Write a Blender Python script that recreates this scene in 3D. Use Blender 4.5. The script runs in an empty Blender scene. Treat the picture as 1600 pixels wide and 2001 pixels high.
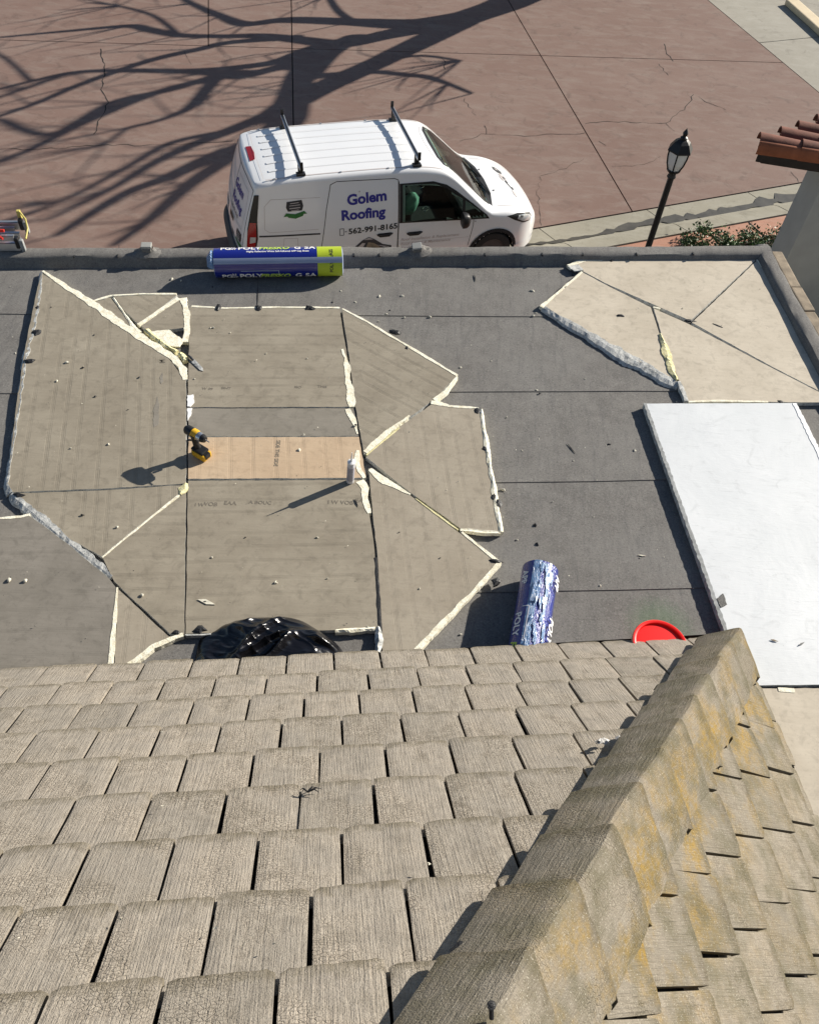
import bpy, bmesh, math, random
from mathutils import Vector, Matrix, noise
from mathutils.geometry import tessellate_polygon
random.seed(7)
R = math.radians
scn = bpy.context.scene
COL = scn.collection

# ------------------------------------------------------------------ camera, world, sun, exposure
RZ = 3.94                       # flat roof above the driveway
CAM = Vector((0.0, 0.0, 8.27))
FPX, PITCH, ROLL = 1598.0, R(51.7), 0.0936
_cp, _sp, _cr, _sr = math.cos(PITCH), math.sin(PITCH), math.cos(ROLL), math.sin(ROLL)
FWD = Vector((0, _cp, -_sp)); UP0 = Vector((0, _sp, _cp)); RT0 = Vector((1, 0, 0))
RT = RT0 * _cr + UP0 * _sr
UPV = UP0 * _cr - RT0 * _sr
cam = bpy.data.cameras.new('camera')
cam.sensor_fit = 'HORIZONTAL'; cam.sensor_width = 36.0; cam.lens = 36.0 * FPX / 1600.0
cam.clip_start = 0.05; cam.clip_end = 2000
camo = bpy.data.objects.new('camera', cam); COL.objects.link(camo)
M = Matrix.Identity(4)
for i in range(3):
    M[i][0] = RT[i]; M[i][1] = UPV[i]; M[i][2] = -FWD[i]; M[i][3] = CAM[i]
camo.matrix_world = M
scn.camera = camo

SUN_AZ, SUN_EL = R(34), R(26)   # azimuth from +x towards +y
SUND = Vector((math.cos(SUN_EL) * math.cos(SUN_AZ), math.cos(SUN_EL) * math.sin(SUN_AZ), math.sin(SUN_EL)))
world = bpy.data.worlds.new('World'); scn.world = world; world.use_nodes = True
nt = world.node_tree; nt.nodes.clear()
sky = nt.nodes.new('ShaderNodeTexSky'); sky.sky_type = 'NISHITA'; sky.sun_disc = False
sky.sun_elevation = SUN_EL; sky.sun_rotation = math.pi / 2 - SUN_AZ
sky.air_density = 1.0; sky.dust_density = 0.6; sky.ozone_density = 1.5
bg = nt.nodes.new('ShaderNodeBackground'); bg.inputs[1].default_value = 0.055
wo = nt.nodes.new('ShaderNodeOutputWorld')
nt.links.new(sky.outputs[0], bg.inputs[0]); nt.links.new(bg.outputs[0], wo.inputs[0])
sl = bpy.data.lights.new('sun', 'SUN'); sl.energy = 5.0; sl.angle = R(0.53); sl.color = (1.0, 0.93, 0.82)
so = bpy.data.objects.new('sun', sl); COL.objects.link(so)
so.rotation_euler = SUND.to_track_quat('Z', 'Y').to_euler()
so.location = (20, 14, 30)
scn.view_settings.view_transform = 'Standard'; scn.view_settings.look = 'None'
scn.view_settings.exposure = 0.76; scn.view_settings.gamma = 1.0
scn.view_settings.use_curve_mapping = False

def at(px, py, z):
    """point of the horizontal level z that stands at this place of the photograph"""
    u, v = px - 800.0, py - 1000.5
    d = FWD * FPX + RT * u - UPV * v
    k = (z - CAM.z) / d.z
    return CAM + d * k

# ------------------------------------------------------------------ materials
MATS = {}
class NB:
    """small node-tree writer"""
    def __init__(s, name):
        m = bpy.data.materials.new(name); m.use_nodes = True
        s.m = m; s.t = m.node_tree; s.t.nodes.clear()
        s.out = s.n('ShaderNodeOutputMaterial'); s.b = s.n('ShaderNodeBsdfPrincipled')
        s.l(s.b.outputs[0], s.out.inputs[0])
        s.tc = s.n('ShaderNodeTexCoord')
    def n(s, k, **kw):
        x = s.t.nodes.new(k)
        for a, b in kw.items(): setattr(x, a, b)
        return x
    def l(s, a, b): s.t.links.new(a, b)
    def coord(s, scale=(1, 1, 1), rot=(0, 0, 0), kind='Object', rnd=False):
        mp = s.n('ShaderNodeMapping'); mp.inputs['Scale'].default_value = scale; mp.inputs['Rotation'].default_value = rot
        src = s.tc.outputs[kind]
        if kind == 'World':
            src = None
        if rnd:
            oi = s.n('ShaderNodeObjectInfo'); mul = s.n('ShaderNodeMath', operation='MULTIPLY'); mul.inputs[1].default_value = 37.0
            s.l(oi.outputs['Random'], mul.inputs[0])
            ad = s.n('ShaderNodeVectorMath', operation='ADD'); s.l(src, ad.inputs[0]); s.l(mul.outputs[0], ad.inputs[1]); src = ad.outputs[0]
        s.l(src, mp.inputs[0]); return mp.outputs[0]
    def world(s, scale=(1, 1, 1), rot=(0, 0, 0)):
        g = s.n('ShaderNodeNewGeometry'); mp = s.n('ShaderNodeMapping'); mp.inputs['Scale'].default_value = scale; mp.inputs['Rotation'].default_value = rot
        s.l(g.outputs['Position'], mp.inputs[0]); return mp.outputs[0]
    def noise(s, vec, scale, detail=4, rough=.55, dist=0.0):
        x = s.n('ShaderNodeTexNoise'); x.inputs['Scale'].default_value = scale; x.inputs['Detail'].default_value = detail
        x.inputs['Roughness'].default_value = rough; x.inputs['Distortion'].default_value = dist
        s.l(vec, x.inputs['Vector']); return x.outputs['Fac']
    def ramp(s, fac, *stops):
        x = s.n('ShaderNodeValToRGB'); e = x.color_ramp.elements
        while len(e) < len(stops): e.new(.5)
        for i, (p, c) in enumerate(stops):
            e[i].position = p; e[i].color = (c, c, c, 1) if not isinstance(c, tuple) else (*c, 1)
        s.l(fac, x.inputs[0]); return x.outputs[0]
    def mix(s, fac, a, b, mode='MIX'):
        x = s.n('ShaderNodeMix', data_type='RGBA', blend_type=mode)
        for inp, v in ((x.inputs[0], fac), (x.inputs[6], a), (x.inputs[7], b)):
            if isinstance(v, (int, float)): inp.default_value = v
            elif isinstance(v, tuple): inp.default_value = (*v, 1)
            else: s.l(v, inp)
        return x.outputs[2]
    def math(s, op, a, b=0.0):
        x = s.n('ShaderNodeMath', operation=op)
        for inp, v in ((x.inputs[0], a), (x.inputs[1], b)):
            if isinstance(v, (int, float)): inp.default_value = v
            else: s.l(v, inp)
        return x.outputs[0]
    def bump(s, h, strength=.3, dist=.01, prev=None):
        x = s.n('ShaderNodeBump'); x.inputs['Strength'].default_value = strength; x.inputs['Distance'].default_value = dist
        s.l(h, x.inputs['Height'])
        if prev is not None: s.l(prev, x.inputs['Normal'])
        return x.outputs[0]
    def end(s, col, rough=.8, bump=None, metal=0.0, spec=.3, **kw):
        for k, v in (('Base Color', col), ('Roughness', rough), ('Metallic', metal)):
            if isinstance(v, tuple): s.b.inputs[k].default_value = (*v, 1)
            elif isinstance(v, (int, float)): s.b.inputs[k].default_value = v
            else: s.l(v, s.b.inputs[k])
        s.b.inputs['Specular IOR Level'].default_value = spec
        for k, v in kw.items(): s.b.inputs[k.replace('_', ' ')].default_value = v
        if bump is not None: s.l(bump, s.b.inputs['Normal'])
        return s.m

def plain(name, col, rough=.6, var=.12, scale=12, bump=.0, metal=0, spec=.4, **kw):
    n = NB(name); c = n.coord()
    f = n.noise(c, scale, 5)
    lo = tuple(x * (1 - var) for x in col); hi = tuple(min(1, x * (1 + var)) for x in col)
    b = n.bump(n.noise(c, scale * 6, 4), bump, .004) if bump else None
    return n.end(n.ramp(f, (.3, lo), (.7, hi)), rough, b, metal, spec, **kw)

def mat_tile(name, moss):
    n = NB(name)
    c = n.coord(rnd=True)
    oc = n.tc.outputs['Object']
    streak = n.noise(n.coord((150, 5, 60), rnd=True), 1.0, 3, .6, .3)
    fine = n.noise(c, 210, 3, .65)
    mid = n.noise(c, 38, 4, .6)
    big = n.noise(c, 6, 3, .5)
    crackv = n.n('ShaderNodeTexVoronoi', feature='DISTANCE_TO_EDGE'); crackv.inputs['Scale'].default_value = 1.0
    n.l(n.coord((55, 100, 55), rnd=True), crackv.inputs['Vector'])
    crack = n.ramp(crackv.outputs['Distance'], (.0, 0.), (.10, 1.))
    cmask = n.ramp(big, (.47, 0.), (.60, 1.))
    crk = n.mix(cmask, (1, 1, 1), crack)
    h1 = n.math('ADD', n.math('MULTIPLY', streak, 1.0), n.math('MULTIPLY', fine, .7))
    h2 = n.math('ADD', h1, n.math('MULTIPLY', crk, .35))
    bmp = n.bump(h2, .8, .006)
    base = n.mix(n.ramp(mid, (.32, 0.), (.68, 1.)), (.285, .250, .204), (.405, .364, .303))
    base = n.mix(n.ramp(streak, (.30, .50), (.46, 0.)), base, (.140, .116, .088))
    base = n.mix(n.math('MULTIPLY', n.math('SUBTRACT', 1.0, crk), .55), base, (.10, .080, .060))
    base = n.mix(n.ramp(fine, (.34, .72), (.49, .0)), base, (.105, .088, .066))
    oi = n.n('ShaderNodeObjectInfo')
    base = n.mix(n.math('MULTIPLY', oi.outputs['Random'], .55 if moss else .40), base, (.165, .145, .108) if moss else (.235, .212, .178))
    r2 = n.math('FRACT', n.math('MULTIPLY', oi.outputs['Random'], 7.31))
    base = n.mix(n.math('MULTIPLY', r2, .30), base, (.46, .40, .33))
    blot = n.noise(c, 11, 5, .68)
    base = n.mix(n.ramp(blot, (.50, 0.), (.68, .5)), base, (.155, .135, .105))
    base = n.mix(n.ramp(big, (.40, .38), (.60, .0)), base, (.20, .185, .165))
    # weathered dark growth at the exposed butt edge
    sx = n.n('ShaderNodeSeparateXYZ'); n.l(oc, sx.inputs[0])
    e = n.math('ADD', sx.outputs[1], n.math('MULTIPLY', n.math('SUBTRACT', n.noise(c, 30, 4), .5), .12))
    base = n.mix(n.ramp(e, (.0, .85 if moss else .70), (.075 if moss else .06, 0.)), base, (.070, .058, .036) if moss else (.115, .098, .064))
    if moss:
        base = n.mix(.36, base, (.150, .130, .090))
        w = n.world()
        mm = n.noise(w, 4.2, 5, .62)
        m2 = n.noise(w, 55, 4, .6)
        k = n.math('MULTIPLY', n.ramp(mm, (.45, 0.), (.60, 1.)), n.ramp(m2, (.36, .25), (.6, 1.)))
        gg = n.n('ShaderNodeNewGeometry'); dt = n.n('ShaderNodeVectorMath', operation='DOT_PRODUCT'); n.l(gg.outputs['Position'], dt.inputs[0]); dt.inputs[1].default_value = HIPN
        k = n.math('MULTIPLY', k, n.ramp(n.math('ADD', n.math('SUBTRACT', dt.outputs['Value'], HIPD), .1), (.02, .12), (.16, 1.), (.36, 1.), (.62, .18)))
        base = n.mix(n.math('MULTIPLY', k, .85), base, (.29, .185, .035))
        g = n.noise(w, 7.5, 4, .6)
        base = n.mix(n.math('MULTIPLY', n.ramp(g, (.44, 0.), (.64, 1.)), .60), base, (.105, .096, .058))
        sp = n.noise(w, 260, 2, .5)
        base = n.mix(n.ramp(sp, (.63, 0.), (.70, .6)), base, (.55, .52, .44))
    return n.end(base, .92, bmp, spec=.15)

def mat_membrane():
    n = NB('black_roof_membrane'); w = n.world()
    g = n.noise(w, 260, 3, .7); m = n.noise(w, 9, 5, .6); b = n.noise(w, 1.3, 4, .6)
    col = n.mix(n.ramp(m, (.3, 0.), (.7, 1.)), (.126, .119, .111), (.186, .176, .163))
    col = n.mix(n.ramp(b, (.35, .0), (.7, .55)), col, (.215, .21, .197))
    st = n.noise(n.world((9, 1.2, 1), (0, 0, -.15)), 3.0, 4, .6)
    col = n.mix(n.ramp(st, (.5, 0.), (.75, .4)), col, (.075, .075, .078))
    q1 = n.noise(w, 75, 3, .7); q2 = n.noise(w, 32, 4, .7)
    col = n.mix(n.ramp(q1, (.30, .55), (.47, 0.)), col, (.055, .052, .050))
    col = n.mix(n.ramp(q1, (.57, 0.), (.70, .5)), col, (.30, .29, .27))
    col = n.mix(n.ramp(q2, (.56, 0.), (.72, .3)), col, (.25, .24, .225))
    col = n.mix(n.ramp(g, (.30, .6), (.48, 0.)), col, (.035, .035, .036))
    col = n.mix(n.ramp(g, (.58, 0.), (.72, .55)), col, (.27, .265, .255))
    # green colour-fringe haze round the bucket, painted into the membrane colour
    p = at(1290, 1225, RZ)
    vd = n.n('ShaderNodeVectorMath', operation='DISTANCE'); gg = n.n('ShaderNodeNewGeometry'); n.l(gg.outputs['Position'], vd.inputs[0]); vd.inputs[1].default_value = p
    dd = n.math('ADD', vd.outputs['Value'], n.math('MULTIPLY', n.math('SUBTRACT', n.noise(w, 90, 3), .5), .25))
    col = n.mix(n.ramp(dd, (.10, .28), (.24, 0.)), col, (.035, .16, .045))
    return n.end(col, .86, n.bump(n.math('ADD', g, n.math('MULTIPLY', m, .5)), .4, .004), spec=.3)

def gdir(a, b):
    d = at(*b, RZ) - at(*a, RZ); return math.atan2(d.x, d.y)
def mat_board(name, lo, hi, ang, lines=.55, rough=.75):
    n = NB(name); c = n.coord(rnd=True)
    a = n.noise(c, 3.0, 5, .6); f = n.noise(c, 90, 4, .7); bl = n.noise(c, 14, 5, .65, .6)
    lv = n.n('ShaderNodeTexVoronoi', feature='DISTANCE_TO_EDGE', voronoi_dimensions='1D'); lv.inputs['Scale'].default_value = 8.0
    sx = n.n('ShaderNodeSeparateXYZ'); n.l(n.coord(rot=(0, 0, ang), rnd=True), sx.inputs[0]); 
    wob = n.math('ADD', sx.outputs[0], n.math('MULTIPLY', n.noise(c, 1.5, 2), .012))
    n.l(wob, lv.inputs['W'])
    ln = n.math('MULTIPLY', n.ramp(lv.outputs['Distance'], (.0, .2), (.025, 1.), (.05, .1), (.09, .6), (.13, 0.)), n.ramp(n.noise(c, 4, 3, .6), (.35, .15), (.65, 1.)))
    grain = n.noise(n.coord((3, 40, 3), (0, 0, ang), rnd=True), 1.5, 4, .6)
    col = n.mix(n.ramp(a, (.3, 0.), (.7, 1.)), lo, hi)
    col = n.mix(n.math('MULTIPLY', n.ramp(grain, (.35, 1.), (.6, 0.)), .16), col, tuple(x * .72 for x in lo))
    col = n.mix(n.math('MULTIPLY', n.ramp(bl, (.50, 0.), (.72, 1.)), .50), col, tuple(x * .62 for x in lo))
    col = n.mix(n.math('MULTIPLY', n.ramp(f, (.30, 1.), (.40, 0.)), .45), col, tuple(x * .55 for x in lo))
    col = n.mix(n.math('MULTIPLY', ln, lines * 1.0), col, tuple(x * .66 for x in lo))
    hgt = n.math('ADD', n.math('MULTIPLY', ln, -lines), n.math('ADD', n.math('MULTIPLY', f, .12), n.math('MULTIPLY', a, .35)))
    return n.end(col, rough, n.bump(hgt, .42, .007), spec=.25)

def mat_concrete(name, lo, hi, stain, wear):
    n = NB(name); w = n.world()
    a = n.noise(w, .45, 5, .6, .4); b = n.noise(n.world((1, 2.6, 1), (0, 0, -.3)), 1.7, 6, .66, .7); f = n.noise(w, 24, 5, .7); g = n.noise(w, 130, 2, .6)
    col = n.mix(n.ramp(a, (.3, 0.), (.7, 1.)), lo, hi)
    col = n.mix(n.math('MULTIPLY', n.ramp(b, (.46, 0.), (.70, 1.)), .55), col, wear)
    col = n.mix(n.math('MULTIPLY', n.ramp(n.noise(w, 2.6, 6, .7, 1.0), (.54, 0.), (.68, 1.)), .5), col, stain)
    col = n.mix(n.math('MULTIPLY', n.ramp(f, (.3, 1.), (.5, 0.)), .22), col, stain)
    col = n.mix(n.math('MULTIPLY', n.ramp(g, (.68, 0.), (.74, 1.)), .25), col, (.5, .48, .45))
    return n.end(col, .88, n.bump(f, .18, .006), spec=.25)

def mat_foam(name, lo, hi):
    n = NB(name); c = n.coord(rnd=True)
    f = n.noise(c, 26, 5, .65); g = n.noise(c, 120, 3, .6)
    col = n.mix(n.ramp(n.math('ADD', n.math('MULTIPLY', f, .7), n.math('MULTIPLY', g, .3)), (.34, 0.), (.56, 1.)), lo, hi)
    return n.end(col, .85, n.bump(n.math('ADD', f, n.math('MULTIPLY', g, .4)), .6, .008), spec=.2)

def mat_bag():
    n = NB('black_plastic_film'); c = n.coord()
    w1 = n.noise(n.coord((4, 11, 6), (0, 0, .6)), 1.6, 2, .5, .8); w2 = n.noise(c, 26, 2, .5, .6)
    return n.end((.006, .006, .008), .24, n.bump(n.math('ADD', w1, n.math('MULTIPLY', w2, .05)), .30, .03), spec=.6)

def mat_wrap(name, col, st):
    n = NB(name); c = n.coord()
    w1 = n.noise(n.coord((18, 5, 18)), 3.0, 5, .6, 1.5)
    return n.end(col, .22, n.bump(w1, st, .012), spec=.6, Coat_Weight=.6, Coat_Roughness=.12)

def mat_glass(name, tint=(.48, .60, .55), gl=.25):
    m = bpy.data.materials.new(name); m.use_nodes = True; t = m.node_tree; t.nodes.clear()
    o = t.nodes.new('ShaderNodeOutputMaterial'); mx = t.nodes.new('ShaderNodeMixShader')
    tr = t.nodes.new('ShaderNodeBsdfTransparent'); tr.inputs[0].default_value = (*tint, 1)
    g = t.nodes.new('ShaderNodeBsdfGlossy'); g.inputs['Roughness'].default_value = .03
    fr = t.nodes.new('ShaderNodeFresnel'); fr.inputs[0].default_value = 1.5
    t.links.new(fr.outputs[0], mx.inputs[0]); t.links.new(tr.outputs[0], mx.inputs[1]); t.links.new(g.outputs[0], mx.inputs[2]); t.links.new(mx.outputs[0], o.inputs[0])
    return m

# where the hip of the foreground roof runs (the lichen keeps to its right-hand side)
_o = Vector((0, 2.2688, RZ + .20)); _e = Vector((math.cos(.1548), math.sin(.1548), 0)); _d = Vector((-math.sin(.1548) * math.cos(R(46)), math.cos(.1548) * math.cos(R(46)), -math.sin(R(46))))
_a = _o + _e * 1.851 + _d * -.326; _b = _o + _e * -.029 + _d * -3.009; _h = _a - _b
HIPN = Vector((_h.y, -_h.x, 0)).normalized(); HIPD = _a.dot(HIPN)
mt_tile = mat_tile('weathered_concrete_tile', False)
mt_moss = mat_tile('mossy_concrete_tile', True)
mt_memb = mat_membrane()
mt_seal = plain('black_sealant', (.018, .018, .019), .45, .3, 40, .5)
mt_deck = plain('dark_roof_underlay', (.02, .019, .018), .9, .2, 20)
GR_LO, GR_HI = (.238, .208, .160), (.318, .283, .222)
mt_bd0 = mat_board('grey_board_facer_lengthways', GR_LO, GR_HI, gdir((150, 940), (176, 690)))
mt_bd1 = mat_board('grey_board_facer_crossways', GR_LO, GR_HI, gdir((380, 690), (660, 689)))
mt_bd2 = mat_board('grey_board_facer_slanted', GR_LO, GR_HI, gdir((683, 732), (809, 800)))
mt_bdl = mat_board('beige_board_facer', (.455, .40, .315), (.55, .49, .395), 1.0, .12)
mt_bdm = mat_board('fawn_board_facer', (.290, .252, .196), (.360, .318, .252), gdir((781, 834), (798, 959)), .4)
mt_bdt = mat_board('tan_board_facer', (.45, .335, .225), (.52, .40, .275), gdir((481, 930), (480, 860)), .5)
mt_bdd = mat_board('stained_dark_board_facer', (.175, .160, .135), (.235, .215, .185), gdir((20, 1118), (200, 1114)), .3)
mt_bdg = mat_board('granular_grey_facer', (.195, .178, .148), (.265, .242, .205), 1.6, .0, .9)
def mat_panel():
    n = NB('white_coated_facer'); c = n.coord()
    a = n.noise(c, 1.6, 5, .6, .5); b = n.noise(n.coord((2.2, 14, 1), (0, 0, .9)), 2.6, 5, .7, 1.2); sp = n.noise(c, 70, 3, .6); d = n.noise(c, 5.5, 6, .7, 1.4)
    col = n.mix(n.ramp(a, (.3, 0.), (.7, 1.)), (.56, .585, .60), (.645, .665, .68))
    col = n.mix(n.ramp(b, (.58, 0.), (.72, .55)), col, (.40, .42, .43))
    col = n.mix(n.ramp(d, (.56, 0.), (.68, .45)), col, (.44, .46, .47))
    col = n.mix(n.ramp(sp, (.70, 0.), (.76, .6)), col, (.22, .22, .21))
    return n.end(col, .55, n.bump(n.math('ADD', a, n.math('MULTIPLY', b, .2)), .25, .02), spec=.35)
mt_wht = mat_panel()
mt_foam = mat_foam('cream_foam', (.62, .56, .40), (.86, .83, .69))
mt_yfoam = mat_foam('yellow_foam', (.52, .45, .20), (.74, .69, .42))
mt_gfoam = mat_foam('grey_torn_foil', (.20, .21, .21), (.58, .58, .55))
mt_drive = mat_concrete('red_tinted_concrete', (.186, .119, .097), (.222, .153, .127), (.112, .078, .066), (.262, .210, .178))
mt_apron = mat_concrete('grey_concrete', (.29, .27, .225), (.35, .33, .28), (.19, .175, .145), (.40, .38, .33))
mt_gut = mat_concrete('gutter_concrete', (.27, .25, .195), (.34, .315, .25), (.17, .155, .12), (.38, .36, .30))
mt_salmon = mat_concrete('salmon_concrete', (.37, .185, .125), (.43, .225, .155), (.25, .13, .09), (.45, .29, .22))
mt_wet = plain('damp_concrete', (.085, .077, .062), .35, .25, 6)
mt_joint = plain('dark_joint', (.022, .019, .017), .95, .2, 8)
mt_soil = plain('garden_soil', (.055, .040, .028), .95, .4, 6, .6)
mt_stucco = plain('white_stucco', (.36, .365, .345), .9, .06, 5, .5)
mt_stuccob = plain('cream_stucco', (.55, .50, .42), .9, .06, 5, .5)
mt_terra = plain('terracotta', (.165, .060, .038), .85, .35, 7, .4)
mt_terrb = plain('orange_terracotta', (.27, .088, .040), .85, .25, 7, .4)
mt_beam = plain('dark_stained_timber', (.030, .022, .017), .8, .3, 9, .3)
mt_wood = plain('weathered_timber', (.26, .21, .15), .9, .35, 9, .6)
mt_white = plain('white_vehicle_paint', (.78, .79, .80), .28, .015, 3, 0, 0, .5, Coat_Weight=.8, Coat_Roughness=.06)
mt_bplas = plain('black_plastic', (.014, .014, .015), .42, .1, 8)
mt_dgrey = plain('dark_grey_trim', (.05, .05, .055), .6, .1, 8)
mt_glass = mat_glass('vehicle_glass')
mt_lglass = plain('frosted_lantern_glass', (.72, .72, .70), .25, .04, 3)
mt_red = plain('red_lens', (.30, .012, .014), .12, .1, 5, 0, 0, .6)
mt_clear = plain('clear_lens', (.62, .64, .66), .08, .1, 8, 0, .4, .6)
mt_chrome = plain('bare_metal', (.55, .55, .56), .25, .05, 8, 0, .9)
mt_alu = plain('aluminium', (.55, .56, .57), .38, .06, 10, 0, .85)
mt_tyre = plain('tyre_rubber', (.02, .02, .02), .8, .1, 10)
mt_blue = plain('navy_lettering', (.035, .035, .26), .5, .02, 5)
mt_blk = plain('black_lettering', (.03, .03, .035), .5, .02, 5)
mt_gryl = plain('pale_grey_lettering', (.50, .46, .45), .5, .02, 5)
mt_green = plain('green_ribbon', (.03, .16, .035), .5, .15, 20)
mt_whtl = plain('white_lettering', (.80, .80, .80), .5, .02, 5)
mt_lime = plain('lime_print', (.42, .52, .03), .4, .06, 8)
mt_limel = plain('lime_lettering', (.45, .62, .08), .5, .02, 5)
mt_stamp = plain('faded_stamp_ink', (.165, .145, .115), .85, .15, 30)
mt_wrapb = mat_wrap('blue_roll_wrapper', (.008, .016, .20), .12)
mt_wrapc = mat_wrap('blue_crinkled_film', (.006, .022, .24), .8)
mt_film = mat_wrap('silvery_film', (.13, .24, .44), 1.0)
mt_tape = plain('pale_blue_tape', (.28, .33, .46), .35, .05, 8)
mt_bucket = plain('red_plastic', (.86, .004, .003), .38, .03, 5)
mt_rim = plain('pale_red_plastic', (.72, .22, .13), .4, .05, 5)
mt_gedge = plain('grey_panel_edge', (.26, .27, .27), .8, .35, 25)
mt_yel = plain('yellow_plastic', (.62, .36, .02), .45, .08, 12)
mt_lyel = plain('pale_yellow_plastic', (.50, .43, .12), .45, .08, 12)
mt_redp = plain('red_painted_metal', (.55, .035, .02), .4, .08, 8)
mt_tube = plain('white_grey_plastic', (.62, .62, .65), .4, .06, 10)
mt_bag = mat_bag()
mt_mint = plain('mint_bag', (.28, .50, .40), .5, .3, 10, .6)
mt_seat = plain('dark_seat_cloth', (.02, .02, .022), .9, .2, 20)
mt_leaf = [plain('leaf_dark', (.022, .050, .012), .5, .4, 30), plain('leaf_mid', (.045, .095, .020), .5, .4, 30), plain('leaf_light', (.085, .145, .035), .5, .4, 30)]
mt_bark = plain('grey_bark', (.16, .13, .10), .9, .3, 8, .6)
mt_crumb = plain('pale_crumb', (.60, .57, .47), .85, .2, 40, .4)
mt_gcrumb = plain('grey_crumb', (.20, .20, .19), .85, .3, 40, .4)
mt_paper = plain('dirty_white_scrap', (.50, .49, .47), .8, .2, 30, .5)

# ------------------------------------------------------------------ builders
class MB:
    def __init__(s): s.v = []; s.f = []; s.mi = []
    def add(s, vs, fs, mi=0):
        k = len(s.v); s.v += [tuple(p) for p in vs]
        for f in fs: s.f.append(tuple(i + k for i in f)); s.mi.append(mi)
    def box(s, c, d, ax=None, mi=0):
        """centre, full sizes, optional (ex,ey,ez) axes"""
        ex, ey, ez = ax or (Vector((1, 0, 0)), Vector((0, 1, 0)), Vector((0, 0, 1)))
        c = Vector(c); vs = []
        for k in (-1, 1):
            for j in (-1, 1):
                for i in (-1, 1): vs.append(c + ex * (i * d[0] / 2) + ey * (j * d[1] / 2) + ez * (k * d[2] / 2))
        s.add(vs, [(0, 2, 3, 1), (4, 5, 7, 6), (0, 1, 5, 4), (2, 6, 7, 3), (0, 4, 6, 2), (1, 3, 7, 5)], mi)
    def prism(s, poly, z0, z1, mi=0, ms=None):
        """poly of (x,y[,z]) anticlockwise or not; flat or tilted top"""
        n = len(poly)
        a = sum(poly[i][0] * poly[(i + 1) % n][1] - poly[(i + 1) % n][0] * poly[i][1] for i in range(n))
        if a < 0: poly = poly[::-1]
        top = [(p[0], p[1], z1) for p in poly]; bot = [(p[0], p[1], z0) for p in poly]
        tri = tessellate_polygon([[Vector((p[0], p[1], 0)) for p in poly]])
        fs = []
        for t in tri:
            A, B, C = (Vector(top[i]) for i in t)
            if (B - A).cross(C - A).z < 0: t = (t[0], t[2], t[1])
            fs.append(tuple(t))
        s.add(top, fs, mi); s.add(bot, [f[::-1] for f in fs], mi if ms is None else ms)
        k = [(i, (i + 1) % n, (i + 1) % n + n, i + n) for i in range(n)]
        s.add(bot + top, k, mi if ms is None else ms)
    def tube(s, pts, rs, seg=10, mi=0, cap=True):
        pts = [Vector(p) for p in pts]
        if isinstance(rs, (int, float)): rs = [rs] * len(pts)
        rings = []; ref = None
        for i, p in enumerate(pts):
            t = (pts[min(i + 1, len(pts) - 1)] - pts[max(i - 1, 0)]).normalized()
            if ref is None: ref = Vector((0, 0, 1)) if abs(t.z) < .9 else Vector((1, 0, 0))
            a = t.cross(ref)
            if a.length < 1e-4: a = t.cross(Vector((0, 1, 0)))
            a.normalize(); b = a.cross(t).normalized(); ref = b
            rings.append([p + (a * math.cos(q) + b * math.sin(q)) * rs[i] for q in [2 * math.pi * j / seg for j in range(seg)]])
        vs = [v for r in rings for v in r]; fs = []
        for i in range(len(pts) - 1):
            for j in range(seg):
                k = (j + 1) % seg; fs.append((i * seg + j, i * seg + k, (i + 1) * seg + k, (i + 1) * seg + j))
        if cap:
            fs.append(tuple(range(seg))[::-1]); fs.append(tuple((len(pts) - 1) * seg + j for j in range(seg)))
        s.add(vs, fs, mi)
    def lathe(s, c, prof, seg=24, ax=None, mi=0):
        """prof of (r,h) about axis ez at c"""
        ex, ey, ez = ax or (Vector((1, 0, 0)), Vector((0, 1, 0)), Vector((0, 0, 1)))
        c = Vector(c); vs = []; fs = []
        for r, hh in prof:
            for j in range(seg):
                q = 2 * math.pi * j / seg; vs.append(c + ex * (r * math.cos(q)) + ey * (r * math.sin(q)) + ez * hh)
        for i in range(len(prof) - 1):
            for j in range(seg):
                k = (j + 1) % seg; fs.append((i * seg + j, i * seg + k, (i + 1) * seg + k, (i + 1) * seg + j))
        s.add(vs, fs, mi)
    def build(s, name, mats, parent=None, smooth=False, origin=None, bevel=0, **props):
        me = bpy.data.meshes.new(name)
        o0 = Vector(origin) if origin is not None else Vector((0, 0, 0))
        me.from_pydata([tuple(Vector(p) - o0) for p in s.v], [], s.f)
        for m in (mats if isinstance(mats, (list, tuple)) else [mats]): me.materials.append(m)
        me.polygons.foreach_set('material_index', s.mi)
        if bevel:
            bm = bmesh.new(); bm.from_mesh(me); bmesh.ops.remove_doubles(bm, verts=bm.verts, dist=1e-5)
            ed = [e for e in bm.edges if len(e.link_faces) == 2 and e.calc_face_angle(0) > .6]
            bmesh.ops.bevel(bm, geom=ed, offset=bevel, segments=2, affect='EDGES', profile=.6, clamp_overlap=True)
            bm.to_mesh(me); bm.free()
        if smooth:
            me.polygons.foreach_set('use_smooth', [True] * len(me.polygons))
            try: me.set_sharp_from_angle(angle=R(38))
            except Exception: pass
        me.update()
        o = bpy.data.objects.new(name, me); COL.objects.link(o)
        if parent is not None: o.parent = parent
        o.location = o0
        for k, v in props.items(): o[k] = v
        return o

def thing(name, label, cat, loc=(0, 0, 0), group=None, kind=None, rot=None):
    o = bpy.data.objects.new(name, None); COL.objects.link(o); o.location = loc
    o.empty_display_size = .1
    if rot is not None: o.rotation_euler = rot
    if label: o['label'] = label
    if cat: o['category'] = cat
    if group: o['group'] = group
    if kind: o['kind'] = kind
    return o

def tag(o, label, cat, group=None):
    o['label'] = label; o['category'] = cat
    if group: o['group'] = group
    return o

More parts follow.
